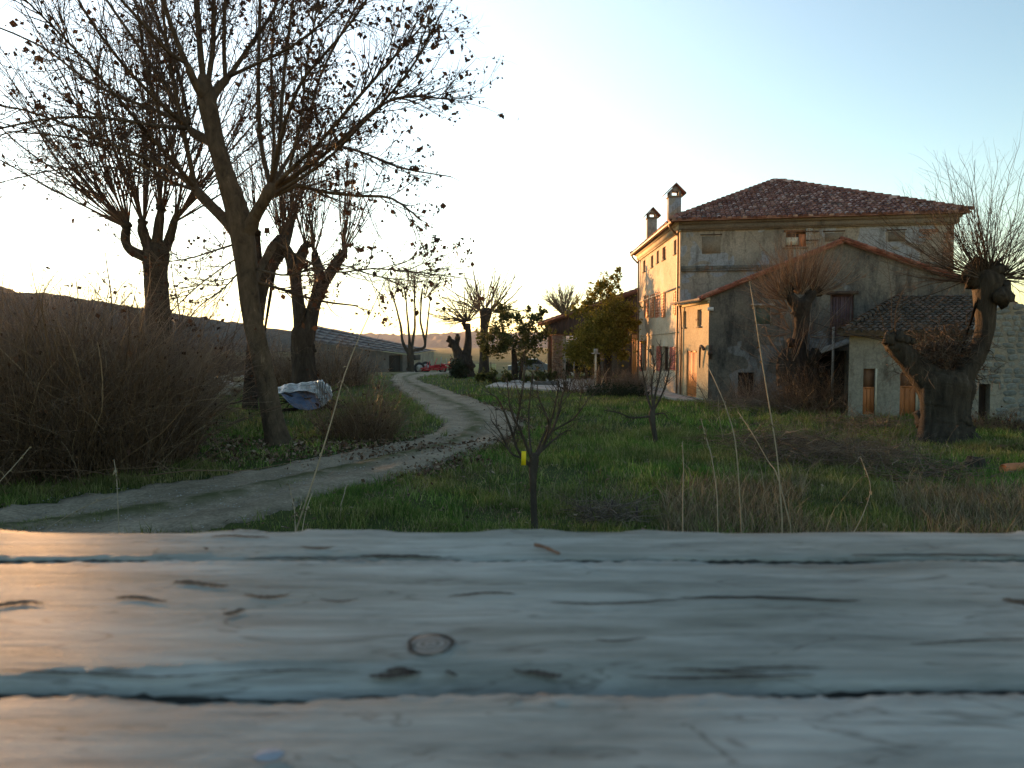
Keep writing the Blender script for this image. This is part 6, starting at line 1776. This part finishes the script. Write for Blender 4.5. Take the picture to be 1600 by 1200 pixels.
pm = plank(yS2 + .0028, yS1 - .0009, 23, .0022, .0012, rnd0=.0020)
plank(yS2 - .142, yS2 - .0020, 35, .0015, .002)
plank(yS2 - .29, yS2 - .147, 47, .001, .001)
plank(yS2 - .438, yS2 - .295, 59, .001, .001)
y0b, y1b = yS2 - .438, yF
zg0 = gz(0, 0)
for x in (-.7, .8):
    b = MB(); b.obox((x - .045, y0b + .03, ZT - .132), (.09, 0, 0), (0, y1b - y0b - .06, 0), (0, 0, .088)); b.build('crossbar', M_GREYWOOD, table)
    for yy, lean in ((y0b + .08, -.12), (y1b - .1, .12)):
        b = MB(); b.bar((x + .07, yy + lean, zg0 - .05), (x + .07, yy, ZT - .045), .045, .09); b.build('leg', M_GREYWOOD, table)
b = MB(); b.obox((-.7, (y0b + y1b) / 2 - .04, zg0 + .25), (1.5, 0, 0), (0, .08, 0), (0, 0, .04)); b.build('stretcher', M_GREYWOOD, table)
# knots and splits in the wood, as shallow pieces of their own
def at_table(px, py):
    d = ray(px, py); t = (ZT - H) / d.z; return np.array([d.x * t, t, ZT])
def knot(px, py, wpx, hpx, m=M_KNOT):
    c_ = at_table(px, py); ex = at_table(px + wpx / 2, py); ey = at_table(px, py - hpx / 2)
    a = abs(ex[0] - c_[0]); bq = abs(ey[1] - c_[1])
    v = []; n = 28
    for (s_, z) in ((1.04, -.0003), (1.0, .0002), (.86, .0001), (.45, .0003)):
        for q in range(n):
            th = q * 2 * math.pi / n; j = 1 + .06 * math.sin(3 * th + px) + .04 * math.sin(5 * th)
            v.append((math.cos(th) * a * s_ * j, math.sin(th) * bq * s_ * j, z))
    v.append((0, 0, .0003))
    f = [[r_ * n + q, r_ * n + (q + 1) % n, r_ * n + n + (q + 1) % n, r_ * n + n + q] for r_ in range(3) for q in range(n)]
    me = bpy.data.meshes.new('knot'); me.from_pydata(v, [], f + [[3 * n + q, 3 * n + (q + 1) % n, 4 * n] for q in range(n)])
    me.materials.append(m); me.polygons.foreach_set('use_smooth', np.ones(len(me.polygons), bool))
    o = bpy.data.objects.new('knot', me); COL.objects.link(o); o.parent = pm; o.location = c_ + np.array([0, 0, .0002])
knot(672, 1008, 66, 30)
b = MB(); n = 40; c_ = at_table(672, 1008); ax_ = abs(at_table(672 + 35, 1008)[0] - c_[0]); by_ = abs(at_table(672, 1008 - 16)[1] - c_[1])
ths = np.linspace(0, 2 * np.pi, n); jj = 1 + .05 * np.sin(3 * ths + 1) + .03 * np.sin(7 * ths)
wd_ = .10 + .07 * np.sin(ths * 2 + .6)
inn = np.stack([c_[0] + np.cos(ths) * ax_ * jj * (1 - wd_), c_[1] + np.sin(ths) * by_ * jj * (1 - wd_), np.full(n, ZT + .0006)], 1)
out_r = np.stack([c_[0] + np.cos(ths) * ax_ * jj * 1.04, c_[1] + np.sin(ths) * by_ * jj * 1.04, np.full(n, ZT + .0006)], 1)
b.add(np.concatenate([inn, out_r]), [[k, n + k, n + k + 1, k + 1] for k in range(n - 1)])
b.build('knot_rim', simple('knot_rim_dark', (.07, .063, .055), 1, .4, 80, spec=0), pm)
def split(px0, px1, py, hpx, parent=pm, wob=3, m=None):
    n = 26; b = MB(); xs = np.linspace(px0, px1, n); tp, bt = [], []
    ph = random.uniform(0, 6)
    for k, x in enumerate(xs):
        t = k / (n - 1); hh = .75 * hpx * math.sin(math.pi * t) ** .6 * random.uniform(.45, 1) + .5
        yy = py + wob * math.sin(t * 4 + ph) + random.uniform(-.7, .7)
        tp.append(at_table(x, yy - hh / 2) + [0, 0, .0004]); bt.append(at_table(x, yy + hh / 2) + [0, 0, .0004])
    b.add(np.concatenate([tp, bt]), [[k, k + 1, n + k + 1, n + k] for k in range(n - 1)])
    return b.build('stain' if m else 'crack', m or M_CRACK, parent)
M_STAIN = simple('brown_knot_stain', (.11, .092, .072), 1, .35, 60, spec=0)
for q in ((1060, 1345, 937, 5), (700, 805, 930, 3), (860, 1060, 941, 2.5), (1420, 1600, 1004, 2.5), (1040, 1200, 1068 - 18, 4), (980, 1275, 1058, 7), (1090, 1290, 1046, 3), (818, 880, 1054, 12), (800, 836, 1050, 5), (575, 660, 1055, 13), (600, 655, 1050, 12), (695, 715, 1054, 9), (0, 210, 1050, 4), (130, 330, 1056, 4), (330, 560, 1052, 3), (930, 1010, 1000, 2), (500, 560, 938, 2)):
    split(*q)
for q in ((180, 262, 937, 8), (270, 358, 913, 10), (380, 452, 931, 7), (348, 384, 957, 9), (-20, 70, 945, 10), (1565, 1640, 940, 12)):
    split(*q, m=M_STAIN)
for q in ((560, 690, 870, 5), (380, 560, 873, 3), (318, 326, 857, 4), (1330, 1600, 868, 2)):
    split(*q, parent=pf, wob=1)
for q in ((470, 520, 856, 4), (330, 420, 839, 3)):
    split(*q, parent=pf, m=M_STAIN, wob=1)
# twig lying on the table
a, e_ = at_table(836, 858), at_table(874, 868)
b = MB(); pts = smooth_path([a + [0, 0, .0022], a * .6 + e_ * .4 + [0, 0, .0022], e_ + [0, 0, .0010]], 12)
b.tubes([pts], [np.linspace(.0010, .0006, 12) * (1 + .15 * rng.standard_normal(12))], 7, cap=True)
tag(settle(b.build('twig_stick', simple('twig_brown', (.16, .085, .055), .8, .4, 60), smooth=True)), 'short brown twig lying on the table beside the narrow plank seam', 'twig')
a = at_table(420, 1182)
b = MB(); v = []; n = 16
for (s_, z) in ((1, 0), (.7, .0004), (.3, .0005)):
    for q in range(n): v.append((a[0] + math.cos(q * 2 * math.pi / n) * .0036 * s_ * (1 + .12 * math.sin(q * 2.3)), a[1] + math.sin(q * 2 * math.pi / n) * .0030 * s_, ZT + .0004 + z))
b.add(v, [[r_ * n + q, r_ * n + (q + 1) % n, r_ * n + n + (q + 1) % n, r_ * n + n + q] for r_ in (0, 1) for q in range(n)]); b.add(v[2 * n:], [list(range(n))])
tag(settle(b.build('dried_drop', simple('pale_blue_drop', (.24, .27, .31), 1, .08, 40, spec=0), smooth=True)), 'pale bluish drop dried on the nearest plank of the table', 'drop')
